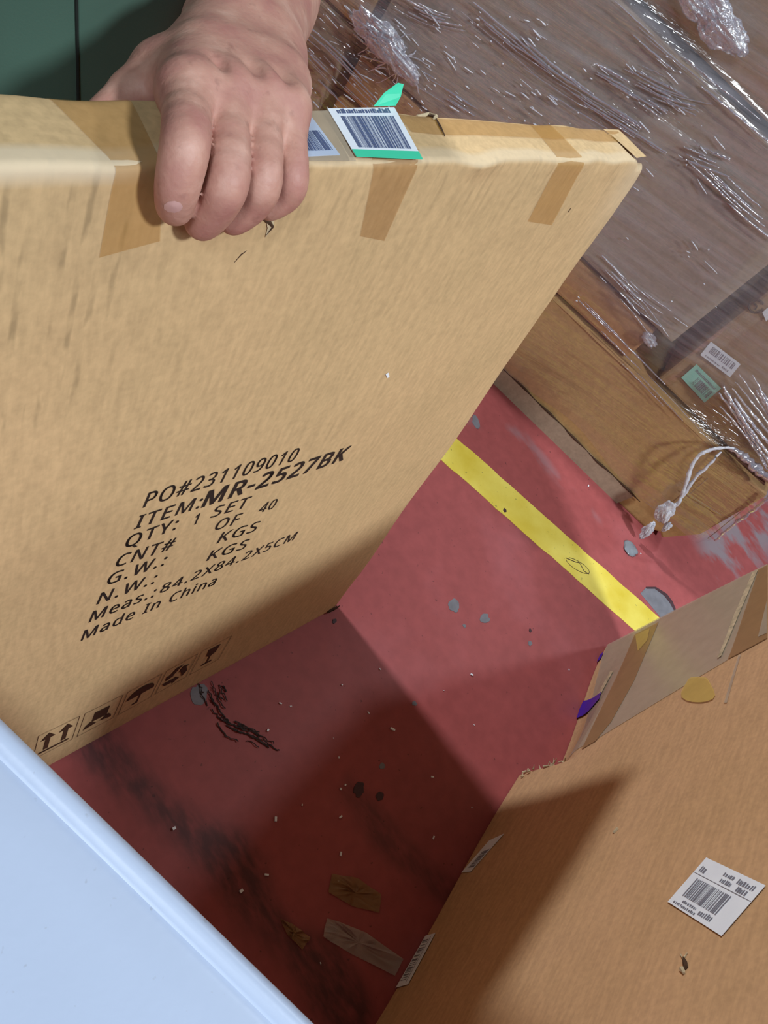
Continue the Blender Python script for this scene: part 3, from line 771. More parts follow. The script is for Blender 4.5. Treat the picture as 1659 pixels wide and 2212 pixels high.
for sx in (-1, 1):
    c_ = np.array([PT + sx * .032, PY - .082, 1.643])
    FS = Field(np.arange(c_[0] - .018, c_[0] + .018, .003), np.arange(c_[1] - .018, c_[1] + .018, .003), np.arange(c_[2] - .018, c_[2] + .018, .003)); FS.blob(c_, .0115, .001)
    V, Fq = FS.mesh(); eye = grid_mesh('eye', rel(V), Fq, 'white_label', person)
    FS = Field(np.arange(c_[0] - .010, c_[0] + .010, .002), np.arange(c_[1] - .018, c_[1], .002), np.arange(c_[2] - .010, c_[2] + .010, .002)); FS.blob(c_ - (0, .0100, 0), (.0055, .0025, .0055), .001)
    V, Fq = FS.mesh(); grid_mesh('iris', rel(V), Fq, 'hair', eye)
    J = Join(); J.add(*tube_data([rel(np.array([PT + sx * t_, PY - .102 + .25 * (t_ - .02) ** 1.0 * .6, 1.668 + .004 * math.sin((t_ - .014) * 80)])) for t_ in (.014, .026, .038, .050)], [.003, .004, .004, .002], 6)); J.build('eyebrow', 'hair', person, True)

# seam down the front of the trousers: follow the cloth surface found by ray
bpy.context.view_layer.update()
def cast(o, u):
    d = ray(u); mw = o.matrix_world.inverted(); a = mw @ Vector(CC); b = (mw @ Vector(CC + d)) - a
    ok, loc, nrm, _ = o.ray_cast(a, b.normalized())
    return np.array(o.matrix_world @ loc) if ok else None
# fingernail on the index finger
nv = []; nf = []
for i in range(7):
    for j in range(9):
        rr_ = i / 6; th_ = 2 * math.pi * j / 9
        q = cast(body_o, (374 + rr_ * (21 * math.cos(th_)), 447 + rr_ * 13 * math.sin(th_)))
        nv.append(None if q is None else q + (CC - q) / np.linalg.norm(CC - q) * (.0007 - .0004 * rr_))
if all(q is not None for q in nv):
    for i in range(6):
        for j in range(9): nf.append([i * 9 + j, i * 9 + (j + 1) % 9, (i + 1) * 9 + (j + 1) % 9, (i + 1) * 9 + j])
    mesh('fingernail', rel(np.array(nv)), nf, 'skin_nail', person, True)
else: print('nail missed', sum(q is None for q in nv))
sp = [cast(trousers, (165 + 5 * t, -30 + 320 * t)) for t in np.linspace(0, 1, 26)]
sp = [q for q in sp if q is not None]
if len(sp) > 4:
    J = Join(); J.add(*tube_data(rel(np.array(sp) - ray((168, 100)) * .0005), .0011, 6)); J.build('seam', 'seam', person)

# ================================================================== RIGHT CARTON
rc = empty('carton', tuple(P_C), 'brown carton at lower right with crushed bottom edge, blue tape marks and white label', 'carton')
EL, EH, ED = .871, .86, .11
E0 = -.225
def push(e, z):
    """how far the face stands in (-) or out (+) of its plane: crushed foot on the far half, slight bulge on the near half"""
    e = np.asarray(e, float); z = np.asarray(z, float)
    crush = -.045 * sm(e, .462, .482) * (1 - sm(e, .50, .87)) * (1 - sm(z, .0, .13)) 
    bulge = .013 * (1 - sm(e, .462, .478)) * sm(e, .0, .40) * (1 - sm(z, .0, .16))
    return crush + bulge + .0025 * vnoise(np.stack([e * 6, z * 6, z * 0], -1)) * sm(z, .02, .1)
def rcl(e, z, off=0.0):
    d = push(e, z) + off
    return (E_C * e) + N_C * d + np.array([0, 0, z])
xs = np.unique(np.round(np.concatenate([lines(E0, EL, 70, .004), np.linspace(.44, .52, 22)]), 5)); zs = np.unique(np.round(np.concatenate([lines(0, EH, 70, .004), np.linspace(0, .12, 26)]), 5))
v, f = round_box(xs, lines(-ED, 0, 5, .004), zs, .004)
wts = sm(v[:, 1], -.06, 0.0)
dd = push(v[:, 0], v[:, 2]) * wts
P = v[:, :1] * E_C + (v[:, 1:2] + dd[:, None]) * N_C + v[:, 2:] * UP
mesh('carton_body', P, f, 'right', rc, True)
def rpoly(name, pts, mat, base=.0012, n=1, dens=.02):
    """sheet stuck on the face: outline in (e,z), filled by a grid that follows the crushed face"""
    pts = np.array(pts, float); bm = bmesh.new()
    vs = [bm.verts.new((p[0], p[1], 0)) for p in pts]; bm.faces.new(vs)
    lo, hi = pts.min(0), pts.max(0)
    for ax in (0, 1):
        for c_ in np.arange(lo[ax] + dens, hi[ax], dens):
            co = [0, 0, 0]; no = [0, 0, 0]; co[ax] = c_; no[ax] = 1
            bmesh.ops.bisect_plane(bm, geom=bm.verts[:] + bm.edges[:] + bm.faces[:], plane_co=co, plane_no=no)
    for q in bm.verts: q.co = Vector(rcl(q.co.x, q.co.y, base))
    bmesh.ops.recalc_face_normals(bm, faces=bm.faces)
    me = bpy.data.meshes.new(name); bm.to_mesh(me); bm.free()
    o = link(name, me, mat, rc); md = o.modifiers.new('thick', 'SOLIDIFY'); md.thickness = .0003; md.offset = 0
    return o
def car_s(u):
    e, z = car(u)
    for _ in range(8):
        X = on_plane(u, P_C + N_C * float(push(e, z)), N_C); e = .5 * e + .5 * float((X - P_C) @ E_C); z = .5 * z + .5 * float(X[2])
    return e, max(z, .002)
def cp(*px): return [car_s(u) for u in px]
rpoly('clear_tape', [(.872, .004), (.868, .40), (.582, .400), (.500, .165), (.487, .085), (.52, .08), (.66, .04)], 'clear_tape', .0010)
rpoly('packing_tape', cp((1424, 1345), (1372, 1372), (1330, 1470), (1258, 1620), (1288, 1602), (1322, 1560), (1372, 1470)), 'carton_tape', .0018)
rpoly('packing_tape', cp((1640, 1232), (1659, 1222), (1659, 1380), (1600, 1412), (1575, 1425)), 'carton_tape', .0018)
rpoly('clear_tape', cp((1659, 1300), (1640, 1378), (1659, 1370)), 'clear_tape', .0025)
rpoly('tape_crease', cp((1628, 1238), (1640, 1232), (1598, 1330), (1560, 1420), (1552, 1425), (1588, 1330)), 'torn', .0026)
rpoly('tape_crease', cp((1320, 1452), (1326, 1452), (1300, 1500), (1294, 1500)), 'torn', .0026)
rpoly('tape_crease', cp((1597, 1417), (1602, 1416), (1572, 1520), (1566, 1520)), 'clear_tape', .0018)
rpoly('blue_tape_mark', cp((1300, 1497), (1296, 1512), (1272, 1538), (1247, 1554), (1252, 1535), (1262, 1517)), 'blue_tape', .0030)
rpoly('blue_tape_mark', cp((1306, 1410), (1300, 1424), (1292, 1432), (1290, 1430), (1296, 1418)), 'blue_tape', .0030)
rpoly('yellow_paint_smear', [car((1512 + 34 * math.cos(t) * (1 + .18 * math.sin(3 * t)), 1494 + 33 * math.sin(t) * (1 + .15 * math.cos(2 * t)))) for t in np.linspace(0, 6.28, 20)[:-1]], 'yellow_stain', .0022, dens=.05)
rpoly('yellow_paint_smear', cp((1374, 1374), (1405, 1360), (1400, 1385), (1380, 1408)), 'yellow_stain', .0026)
def rq(px, off=.0006): return [rcl(*car(u), off) for u in px]
NCn = N_C
lb = barcode(rc, rq([(1445, 1951), (1562, 2026), (1655, 1914), (1528, 1855)]), NCn, (.12, .74, .22, .60), 'bar_grey', 9, 26,
             extra=[(0, 1, .665, .675, 'rule'), (.08, .5, .04, .09, 'print'), (.2, .45, .12, .17, 'print'), (.52, .74, .08, .18, 'print'),
                    (.42, .60, .84, .92, 'print'), (.44, .62, .72, .80, 'print'), (.66, .92, .82, .92, 'print'), (.72, .88, .70, .80, 'print'), (.06, .16, .72, .86, 'print')], base=.001)
lb['label'] = 'white barcode label with bars and small print'
barcode(rc, [rcl(e, z, .0006) for e, z in ((.247, .004), (.305, .033), (.315, .062), (.245, .030))], NCn, (.1, .6, .35, .9), 'bar_grey', 10, 12, base=.0005)
barcode(rc, [rcl(e, z, .0006) for e, z in ((.052, .002), (.135, .002), (.137, .026), (.056, .030))], NCn, (.1, .9, .1, .6), 'bar_grey', 11, 16, extra=[(.05, .95, .70, .74, 'rule')], base=.0008)
# puncture with a raised lip, a small tear, frayed notch
J = Join(); J.add(*tube_data([rcl(*car(u), .0012) for u in ((1480, 2072), (1484, 2084), (1486, 2094), (1482, 2100))], [.0008, .0022, .0022, .0006], 7)); J.build('puncture', 'dark_gap', rc)
J = Join(); J.add(*tube_data([rcl(*car(u), .0010) for u in ((1474, 2066), (1480, 2076), (1488, 2062))], [.0008, .0012, .0006], 6)); J.add(*tube_data([rcl(*car(u), .0012) for u in ((1478, 2098), (1482, 2108))], [.0028, .0012], 7)); J.build('puncture_lip', 'torn', rc)
J = Join(); J.add(*tube_data([rcl(*car(u), .0008) for u in ((1326, 1800), (1336, 1790))], [.0016, .0022], 6)); J.build('surface_scratch', 'torn', rc)
J = Join()
rr = np.random.default_rng(4)
for k in range(26):
    e = .478 + rr.normal() * .010; z = .075 - abs(rr.normal()) * .035
    a = rcl(e, max(z, .006), .003); b = a + E_C * rr.normal() * .008 + UP * rr.normal() * .008 + N_C * abs(rr.normal()) * .006
    J.add(*tube_data([a, (a + b) / 2 + rr.normal(size=3) * .002, b], [.0022, .0015, .0005], 5))
J.build('frayed_edge', 'torn', rc)['kind'] = 'stuff'

# ================================================================== WRAPPED STACK
def stack_carton(name, outline, depth, mat, setback, label, seed, bev=.006):
    poly = np.array(outline, float); k = len(poly)
    c = poly.mean(0); org = palw(c[0], poly[:, 1].min(), -setback - depth / 2)
    root = empty(name, tuple(org), label, 'carton', 'cartons in the wrapped stack')
    bm = bmesh.new()
    rows = []
    for d in (setback, setback + depth):
        rows.append([bm.verts.new(Vector(palw(p[0], p[1], -d) - org)) for p in poly])
    bm.faces.new(rows[0]); bm.faces.new(rows[1][::-1])
    for i in range(k): bm.faces.new([rows[0][i], rows[1][i], rows[1][(i + 1) % k], rows[0][(i + 1) % k]])
    bmesh.ops.recalc_face_normals(bm, faces=bm.faces)
    bmesh.ops.bevel(bm, geom=bm.edges[:], offset=bev, segments=2, affect='EDGES', profile=.6)
    bmesh.ops.subdivide_edges(bm, edges=[e for e in bm.edges if e.calc_length() > .12], cuts=7, use_grid_fill=True)
    co = np.array([q.co[:] for q in bm.verts]); nz = vnoise(co * 5 + seed)
    for q, n_ in zip(bm.verts, nz): q.co += Vector(N_P * n_ * .005)
    bm.normal_update(); me = bpy.data.meshes.new('carton_body'); bm.to_mesh(me); bm.free()
    link('carton_body', me, mat, root, False)
    return root, org
SA, oA = stack_carton('carton', [(-.69, 0), (.515, 0), (.545, .022), (.56, .012), (.603, .095), (.603, .284), (-.69, .250)], .75, 'stack_a', 0, 'long low brown carton at the foot of the wrapped stack', 1)
SB, oB = stack_carton('carton', [(-.69, .264), (.165, .280), (.160, .368), (-.69, .352)], .72, 'stack_b', .004, 'thin orange-brown carton lying second from the floor in the wrapped stack', 2)
SC, oC = stack_carton('carton', [(-.685, .362), (.200, .380), (.206, .750), (-.685, .735)], .72, 'stack_c', -.004, 'large grey-brown carton above the thin one, behind the streaked wrap', 3)
SD, oD = stack_carton('carton', [(.246, .292), (.600, .296), (.600, .74), (.246, .735)], .68, 'stack_d', .018, 'brown carton with a green and a white barcode label behind the wrap', 4)
SG, oG = stack_carton('carton', [(-.70, .756), (.26, .770), (.26, 1.16), (-.70, 1.15)], .70, 'stack_d', .02, 'dark brown carton on top of the wrapped stack', 5)
SL, oL = stack_carton('carton', [(-1.42, 0), (-.722, 0), (-.722, .372), (-1.42, .370)], .75, 'stack_c', 0, 'grey-brown carton standing on the floor behind the hand', 6)
SM, oM = stack_carton('carton', [(-1.42, .378), (-.715, .380), (-.715, .80), (-1.42, .79)], .74, 'stack_a', .006, 'brown carton on the far end of the stack, above the one behind the hand', 7)
# lower tray seam and edges on the long carton
slab('carton_tray', [palw(-.70, .0, 0) - oA, palw(.42, .0, 0) - oA, palw(.43, .047, 0) - oA, palw(-.70, .052, 0) - oA], N_P, .004, 'stack_c', SA, .0006)
J = Join(); J.add(*tube_data([palw(e, .0505 - .002 * (e > .2) + .002 * vnoise(np.array([[e * 20, 0, 0]]))[0], .004) - oA for e in np.linspace(-.69, .45, 90)], [.0022 + .0012 * math.sin(i * .9) for i in range(90)], 5)); J.build('seam_gap', 'dark_gap', SA)
J = Join()
for a, b in (((1530, 1030), (1450, 1100)), ((1480, 1060), (1560, 1110)), ((1610, 1095), (1530, 1160))):
    J.add(*tube_data([palw(*pal(a), .006) - oA, palw(*pal(b), .006) - oA], .0009, 5))
J.build('crease', 'stack_c', SA)
def dq(px): return [palw(*pal(u, -.018), -.018 + .006) - oD for u in px]
barcode(SD, dq([(1514, 764), (1578, 812), (1601, 784), (1537, 735)]), N_P, (.12, .9, .42, .85), 'bar_grey', 21, 16, extra=[(.12, .6, .12, .22, 'print'), (.66, .86, .14, .3, 'print')])
MAT['mint_label'] = plain('mint_label_paper', srgb(150, 214, 196), 0.4, 0.04)
barcode(SD, dq([(1473, 813), (1523, 867), (1559, 836), (1506, 784)]), N_P, (.30, .92, .18, .62), 'bar_grey', 22, 16, paper='mint_label', extra=[(.12, .9, .72, .86, 'print')])
# printed round mark on the carton with labels
J = Join(); th = np.linspace(.6, 6.0, 20)
J.add(*tube_data([palw(*pal((1634 + 16 * math.cos(t), 660 + 14 * math.sin(t)), -.018), -.018 + .004) - oD for t in th], .0022, 5))
J.add(*tube_data([palw(*pal(u, -.018), -.018 + .004) - oD for u in ((1626, 650), (1636, 660), (1632, 668))], .0016, 5)); J.build('printed_mark', 'icon_ink', SD)
slab('white_label', dq([(1648, 672), (1659, 662), (1670, 676), (1656, 692)]), N_P, .0003, 'white_label', SD, .0006)

# ---- stretch film
m = Mat('stretch_film'); v = m.coord('Object')
t = m.t; t.nodes.remove(m.b)
ang = math.radians(10)
tc = m.n('ShaderNodeTexCoord'); uvm = m.n('ShaderNodeMapping'); uvm.inputs['Scale'].default_value = (5, 62, 1); uvm.inputs['Rotation'].default_value = (0, 0, 0)
m.l(tc.outputs['UV'], uvm.inputs['Vector'])
nA = m.noise(uvm.outputs[0], 1.0, 4, .6)
uv2 = m.n('ShaderNodeMapping'); uv2.inputs['Scale'].default_value = (34, 120, 1); uv2.inputs['Rotation'].default_value = (0, 0, .35); m.l(tc.outputs['UV'], uv2.inputs['Vector'])
nB = m.noise(uv2.outputs[0], 1.0, 2)
hsum = m.math('MULTIPLY', m.math('ADD', m.math('MULTIPLY', nA, 1.0), m.math('MULTIPLY', nB, 0.30)), m.attr('crinkle'))
bp = m.n('ShaderNodeBump'); bp.inputs['Strength'].default_value = 1.0; bp.inputs['Distance'].default_value = .012; m.l(hsum, bp.inputs['Height'])
gl = m.n('ShaderNodeBsdfGlossy'); gl.inputs['Roughness'].default_value = .13; gl.inputs['Color'].default_value = (1, 1, 1, 1); m.l(bp.outputs[0], gl.inputs['Normal'])
df = m.n('ShaderNodeBsdfDiffuse'); df.inputs['Color'].default_value = srgb(196, 192, 200)
tr = m.n('ShaderNodeBsdfTransparent'); tr.inputs['Color'].default_value = (.93, .93, .94, 1)
mx1 = m.n('ShaderNodeMixShader')
haze = m.math('MULTIPLY', m.ramp(nA, [(0.32, (.13, .13, .13, 1)), (0.7, (.36, .36, .36, 1))]), m.attr('haze'))  # diffuse veil standing in for the film's reflected cast
m.l(haze, mx1.inputs[0]); m.l(tr.outputs[0], mx1.inputs[1]); m.l(df.outputs[0], mx1.inputs[2])
mx2 = m.n('ShaderNodeMixShader'); mx2.inputs[0].default_value = .12
m.l(mx1.outputs[0], mx2.inputs[1]); m.l(gl.outputs[0], mx2.inputs[2]); m.l(mx2.outputs[0], m.out.inputs['Surface'])
MAT['film'] = m.m
m = Mat('bunched_stretch_film'); t = m.t; t.nodes.remove(m.b)
gl = m.n('ShaderNodeBsdfGlossy'); gl.inputs['Roughness'].default_value = .12
df = m.n('ShaderNodeBsdfDiffuse'); df.inputs['Color'].default_value = srgb(205, 205, 222)
tr = m.n('ShaderNodeBsdfTransparent')
bp = m.n('ShaderNodeBump'); bp.inputs['Strength'].default_value = .8; bp.inputs['Distance'].default_value = .004; m.l(m.noise(m.coord(), 160, 3), bp.inputs['Height']); m.l(bp.outputs[0], gl.inputs['Normal'])
a1 = m.n('ShaderNodeMixShader'); a1.inputs[0].default_value = .30; m.l(tr.outputs[0], a1.inputs[1]); m.l(df.outputs[0], a1.inputs[2])
a2 = m.n('ShaderNodeMixShader'); a2.inputs[0].default_value = .3; m.l(a1.outputs[0], a2.inputs[1]); m.l(gl.outputs[0], a2.inputs[2]); m.l(a2.outputs[0], m.out.inputs['Surface'])
MAT['film_bunch'] = m.m
m = Mat('film_ridge'); m.t.nodes.remove(m.b)
gl = m.n('ShaderNodeBsdfGlossy'); gl.inputs['Roughness'].default_value = .10
df = m.n('ShaderNodeBsdfDiffuse'); df.inputs['Color'].default_value = srgb(205, 205, 222)
tr = m.n('ShaderNodeBsdfTransparent')
a1 = m.n('ShaderNodeMixShader'); a1.inputs[0].default_value = .48; m.l(tr.outputs[0], a1.inputs[1]); m.l(df.outputs[0], a1.inputs[2])  # pale diffuse share paints the film's streak highlights
a2 = m.n('ShaderNodeMixShader'); a2.inputs[0].default_value = .42; m.l(a1.outputs[0], a2.inputs[1]); m.l(gl.outputs[0], a2.inputs[2]); m.l(a2.outputs[0], m.out.inputs['Surface'])
MAT['film_ridge'] = m.m

m = Mat('white_twisted_film'); c = m.ramp(m.noise(m.coord(), 90, 3), [(.3, srgb(196, 196, 208)), (.7, srgb(236, 238, 246))])
m.base(c); m.rough(.22); m.b.inputs['Alpha'].default_value = .8; m.b.inputs['Transmission Weight'].default_value = .0; m.bump(m.noise(m.coord(), 150, 3), .6, .003); MAT['film_tail'] = m.m
oF = palw(0, 0, .02)
film = empty('stretch_film', tuple(oF), 'clear wrinkled stretch film wrapped round the stack of cartons, with a twisted tail', 'stretch film')
es = np.unique(np.concatenate([np.linspace(-1.44, .64, 330), np.linspace(-.73, -.69, 12), np.linspace(.25, .28, 12)])); zs = np.linspace(.075, 1.17, 210)
Eg, Zg = np.meshgrid(es, zs, indexing='ij')
ztop = .795 + .36 * sm(Eg, -.722, -.700) - .415 * sm(Eg, .255, .275)       # the film ends where the cartons end
Zg = np.minimum(Zg, ztop) 
base = .016 + .004 * vnoise(np.stack([Eg * 3, Zg * 9, Eg * 0], -1))
ck = np.clip(.16 + .84 * (1 - sm(Eg, -.25, .0)) * sm(Zg, .22, .34) * (1 - .5 * sm(Zg, .62, .75)) + .5 * sm(Eg, .3, .45) * (1 - sm(np.abs(Zg - .33), .02, .10)), 0, 1)
slope = Zg - .16 * Eg                                            # wrap runs slightly downhill
base += .0035 * vnoise(np.stack([Eg * 4, slope * 70, Eg * 0 + 3], -1)) * (.3 + .7 * ck) * (0.4 + .6 * sm(vnoise(np.stack([Eg * 3, Zg * 4, Eg * 0 + 8], -1)), -.2, .5))
base += .0020 * ck * vnoise(np.stack([Eg * 26, slope * 120, Eg * 0 + 5], -1)) * sm(vnoise(np.stack([Eg * 4, Zg * 5, Eg * 0 + 18], -1)), .0, .5)
base -= .020 * sm(Zg, .75, .78) * 1.0
base -= .012 * np.exp(-((Eg - .225) / .03) ** 2) * sm(Zg, .30, .36)
base -= .014 * sm(Eg, .235, .28) * sm(Zg, .28, .33) * (1 - sm(Zg, .75, .78))
base = np.maximum(base, .008 - .022 * sm(Zg, .75, .78) - .018 * sm(Eg, .235, .28) * sm(Zg, .28, .33))
base -= .05 * sm(Eg, .605, .64) 
zcut = Zg + .02 * vnoise(np.stack([Eg * 5, Eg * 0, Eg * 0], -1)) * (1 - sm(Zg, .08, .2))
FV = (P_P - oF) + Eg[..., None] * E_P + base[..., None] * N_P + zcut[..., None] * UP
ids = np.arange(FV.shape[0] * FV.shape[1]).reshape(FV.shape[:2])
FFc = np.stack([ids[:-1, :-1], ids[1:, :-1], ids[1:, 1:], ids[:-1, 1:]], -1).reshape(-1, 4)
hz = (.12 + .85 * sm(Zg, .30, .44)).reshape(-1)
fo = mesh('film_sheet', FV.reshape(-1, 3), FFc, 'film', film, True, haze=hz, crinkle=ck.reshape(-1))
uvl = fo.data.uv_layers.new(name='UVMap'); li = np.empty(len(fo.data.loops), np.int32); fo.data.loops.foreach_get('vertex_index', li)
uv = np.stack([Eg.reshape(-1), slope.reshape(-1)], -1)[li]; uvl.data.foreach_set('uv', uv.astype(np.float32).ravel())
def strand(J, px, r0, off=.02, n=40, jit=.004, seg=6, seed=0, taper=True):
    rr = np.random.default_rng(seed)
    pts = smooth_path([palw(*pal(u, off if np.isscalar(off) else off[i]), off if np.isscalar(off) else off[i]) - oF for i, u in enumerate(px)], n)
    pts = pts + jit * np.stack([vnoise(np.c_[np.linspace(0, n * .35, n), np.full(n, seed * 3.1 + k * 7), np.zeros(n)]) for k in range(3)], -1)
    rd = r0 * (0.7 + .5 * rr.random(n)) * (np.sin(np.linspace(.25, math.pi - .25, n)) ** .5 if taper else 1)
    J.add(*tube_data(pts, rd, seg))
# twisted tail hanging from the corner
J = Join()
strand(J, [(1585, 968), (1545, 968), (1510, 985), (1488, 1025), (1473, 1075), (1452, 1100)], .0048, [.03, .04, .05, .055, .06, .06], 40, .002, seed=1)
strand(J, [(1560, 975), (1535, 1000), (1500, 1035), (1470, 1080), (1440, 1110)], .0042, [.035, .045, .05, .055, .06], 40, .002, seed=2)
J.build('film_tail', 'film_tail', film, True)
def crumple(c, ax, size, seed, name='film_clump', sub=5, amp=.5, mat='film_bunch'):
    bm = bmesh.new(); bmesh.ops.create_icosphere(bm, subdivisions=sub, radius=1)
    ax = [np.asarray(a, float) for a in ax]
    co = np.array([q.co[:] for q in bm.verts]); d = 1 + amp * .8 * (vnoise(co * 1.8 + seed) - .8 * np.abs(vnoise(co * np.array([2, 7, 5]) + seed * 2)) + .25 * np.abs(vnoise(co * np.array([4, 19, 14]) + seed)))
    for q, s_, k in zip(bm.verts, d, co):
        p = c + sum(ax[i] * size[i] * k[i] * s_ for i in range(3)); q.co = Vector(p)
    me = bpy.data.meshes.new(name); bm.to_mesh(me); bm.free(); return link(name, me, mat, film, True)
def pdir(u0, u1, off):
    a = palw(*pal(u0, off), off); b = palw(*pal(u1, off), off); return (b - a) / np.linalg.norm(b - a)
d1 = pdir((1470, 1070), (1395, 1150), .06); d2 = np.cross(d1, N_P)
crumple(palw(*pal((1440, 1105), .06), .06) - oF, (d1, d2, N_P), (.034, .017, .012), 3, mat='film_tail')
crumple(palw(*pal((1398, 1146), .06), .06) - oF, (d1, d2, N_P), (.030, .011, .009), 5, mat='film_tail')
crumple(palw(*pal((1440, 1138), .06), .06) - oF, (d1, d2, N_P), (.016, .008, .008), 8, mat='film_tail')
d1 = pdir((790, 60), (900, 170), .03); d2 = np.cross(d1, N_P)
crumple(palw(*pal((820, 85), .03), .03) - oF, (d1, d2, N_P), (.060, .028, .012), 11)
J_ = Join(); rr = np.random.default_rng(44)
for k in range(34):
    c0 = np.array([800., 75.]) + rr.normal(size=2) * 10 + np.array([1., .95]) * rr.uniform(0, 80); an = rr.uniform(0, 6.28); L_ = rr.uniform(25, 95)
    c1 = c0 + L_ * np.array([math.cos(an), math.sin(an)]) * np.array([.9, .8])
    strand(J_, [tuple(c0), tuple((c0 + c1) / 2 + rr.normal(size=2) * 4), tuple(c1)], rr.uniform(.0008, .0022), [.034, .028, .021], 24, .0012, 5, seed=500 + k)
J_.build('film_clump', 'film_ridge', film, True)['kind'] = 'stuff'
crumple(palw(*pal((868, 140), .03), .03) - oF, (d1, d2, N_P), (.050, .020, .010), 13)
d1 = pdir((1500, 10), (1580, 110), .03)
crumple(palw(*pal((1560, 60), .03), .03) - oF, (d1, np.cross(d1, N_P), N_P), (.055, .030, .010), 17)
crumple(palw(*pal((1500, 5), .03), .03) - oF, (d1, np.cross(d1, N_P), N_P), (.05, .018, .010), 19)
crumple(palw(*pal((1405, 735), .012), .012) - oF, (d1, np.cross(d1, N_P), N_P), (.018, .012, .008), 23)
# gathered film along the lower rim at the corner and over the tall carton
J = Join()
rr = np.random.default_rng(77)
for k in range(11):
    o_ = k * 9; t0 = rr.uniform(0, .25); t1 = rr.uniform(.8, 1.1)
    A_ = np.array([1530 + o_, 842 - o_ * .5]); B_ = np.array([1662 + o_, 1022 - o_ * .3]); D_ = B_ - A_
    strand(J, [tuple(A_ + D_ * (t0 + (t1 - t0) * q) + np.array([4, -4]) * math.sin(3 * q + k)) for q in (0, .35, .7, 1)], rr.uniform(.0016, .0042), .020 + .004 * rr.random(), 60, .0012, seed=10 + k)
strand(J, [(1575, 968), (1610, 990), (1645, 1020), (1675, 1045)], .010, .024, 40, .004, seed=31)
strand(J, [(1662, 1070), (1630, 1100), (1590, 1130), (1545, 1168)], .0045, .012, 40, .002, seed=32)
J.build('film_gather', 'film_ridge', film, True)
J = Join()
folds = [((1000, 70), (1090, 110), (1210, 190), (1330, 262), (1440, 330)), ((1010, 5), (1100, 80), (1180, 150), (1260, 215)), ((1250, 120), (1330, 160), (1430, 215), (1530, 240)),
         ((1330, 140), (1420, 185), (1520, 238)), ((1290, 150), (1400, 215), (1470, 270)), ((1414, 270), (1500, 345), (1600, 440), (1680, 505)), ((1315, 0), (1420, 95), (1540, 195), (1680, 310)),
         ((640, 60), (700, 110), (770, 180), (830, 240)), ((650, 110), (720, 180), (790, 245)), ((1470, 320), (1530, 345), (1600, 372)), ((1275, 545), (1330, 600), (1385, 660), (1440, 735)),
         ((860, 5), (930, 40), (1010, 60)), ((900, 165), (960, 200), (1030, 245)), ((1190, 150), (1290, 225), (1380, 285)), ((1230, 640), (1310, 720), (1420, 830), (1540, 960)), ((1300, 560), (1380, 640), (1450, 690))]
rr = np.random.default_rng(5)
for k, px in enumerate(folds):
    for q in range(7):
        o_ = np.array([.55, -.8]) * (q - 3) * rr.uniform(4, 9); t0, t1 = sorted(rr.uniform(0, 1, 2)); t1 = min(1, max(t1, t0 + .35)); t0 = max(0, t1 - .35) if t1 - t0 < .35 else t0
        pp = smooth_path([np.array(u, float) for u in px], 24)[int(t0 * 23):int(t1 * 23) + 1]
        strand(J, [tuple(u + o_) for u in pp[::3]], rr.uniform(.0008, .0024), .021 if k not in (14,) else .014, 40, .0006, 5, seed=60 + 5 * k + q)
J.build('film_fold', 'film_ridge', film, True)['kind'] = 'stuff'  # folds with their streak highlights put into the pale colour
# glints painted as short white strands over the film
J = Join(); rr = np.random.default_rng(12)
for k in range(190):
    if k < 140: u = np.array([rr.uniform(650, 1200), rr.uniform(20, 270)])
    elif k < 175: u = np.array([rr.uniform(1150, 1560), rr.uniform(120, 420)])
    else: u = np.array([rr.uniform(1230, 1560), rr.uniform(480, 700)])
    an = math.radians(rr.normal(40, 9)); L_ = rr.choice([4, 6, 9, 14, 22, 34]) * rr.uniform(.7, 1.2)
    p_ = [tuple(u + np.array([math.cos(an), math.sin(an)]) * L_ * s) for s in (-.5, 0, .5)]
    strand(J, p_, rr.uniform(.0007, .0018), .022, 7, .0005, 5, seed=200 + k)
J.build('film_glint', 'film_tail', film, True)['kind'] = 'stuff'

# ================================================================== WHITE FOLDING TABLE
TH = .73
a = on_floor((0, 1540), TH); b = on_floor((690, 2212), TH)
tdir = (b - a) / np.linalg.norm(b - a); tin = np.array([tdir[1], -tdir[0], 0]); 
if tin[0] > 0: tin = -tin
corner = a - tdir * .062
m = Mat('white_moulded_plastic'); v = m.coord()
wc = srgb(192, 206, 232)
c = m.ramp(m.noise(v, 5, 3), [(0.3, mul(wc, .93)), (0.7, wc)])
c = m.mix(m.math('MULTIPLY', m.ramp(m.noise(v, 240, 2, .4), [(0.72, (0, 0, 0, 1)), (0.78, (1, 1, 1, 1))]), .4), c, srgb(150, 152, 160))
m.base(c); m.rough(.38); m.bump(m.noise(v, 180, 3), .15, .0006); MAT['table'] = m.m
TL, TW, TT = 1.22, .61, .040
table = empty('folding_table', tuple((corner + tdir * TL / 2 + tin * TW / 2) * np.array([1, 1, 0])), 'white plastic folding table with a raised rim in the near corner', 'table')
tO = (corner + tdir * TL / 2 + tin * TW / 2) * np.array([1, 1, 0])
def rrect(inset, rad, n=10):
    out_ = []; rad = max(rad - inset, .002)
    for cx, cy, a0 in ((TL - inset - rad, TW - inset - rad, 0), (inset + rad, TW - inset - rad, 90), (inset + rad, inset + rad, 180), (TL - inset - rad, inset + rad, 270)):
        for i in range(n + 1):
            t_ = math.radians(a0 + 90 * i / n); out_.append((cx + rad * math.cos(t_), cy + rad * math.sin(t_)))
    return out_
prof = [(.006, -TT), (.0, -TT + .005), (.0, -.005), (.0012, -.0018), (.0045, .0), (.0078, -.0008), (.0098, -.0032), (.0112, -.0040), (.0128, -.0034), (.0150, -.0028), (.03, -.0026)]
vs = []; fs = []; rings = []
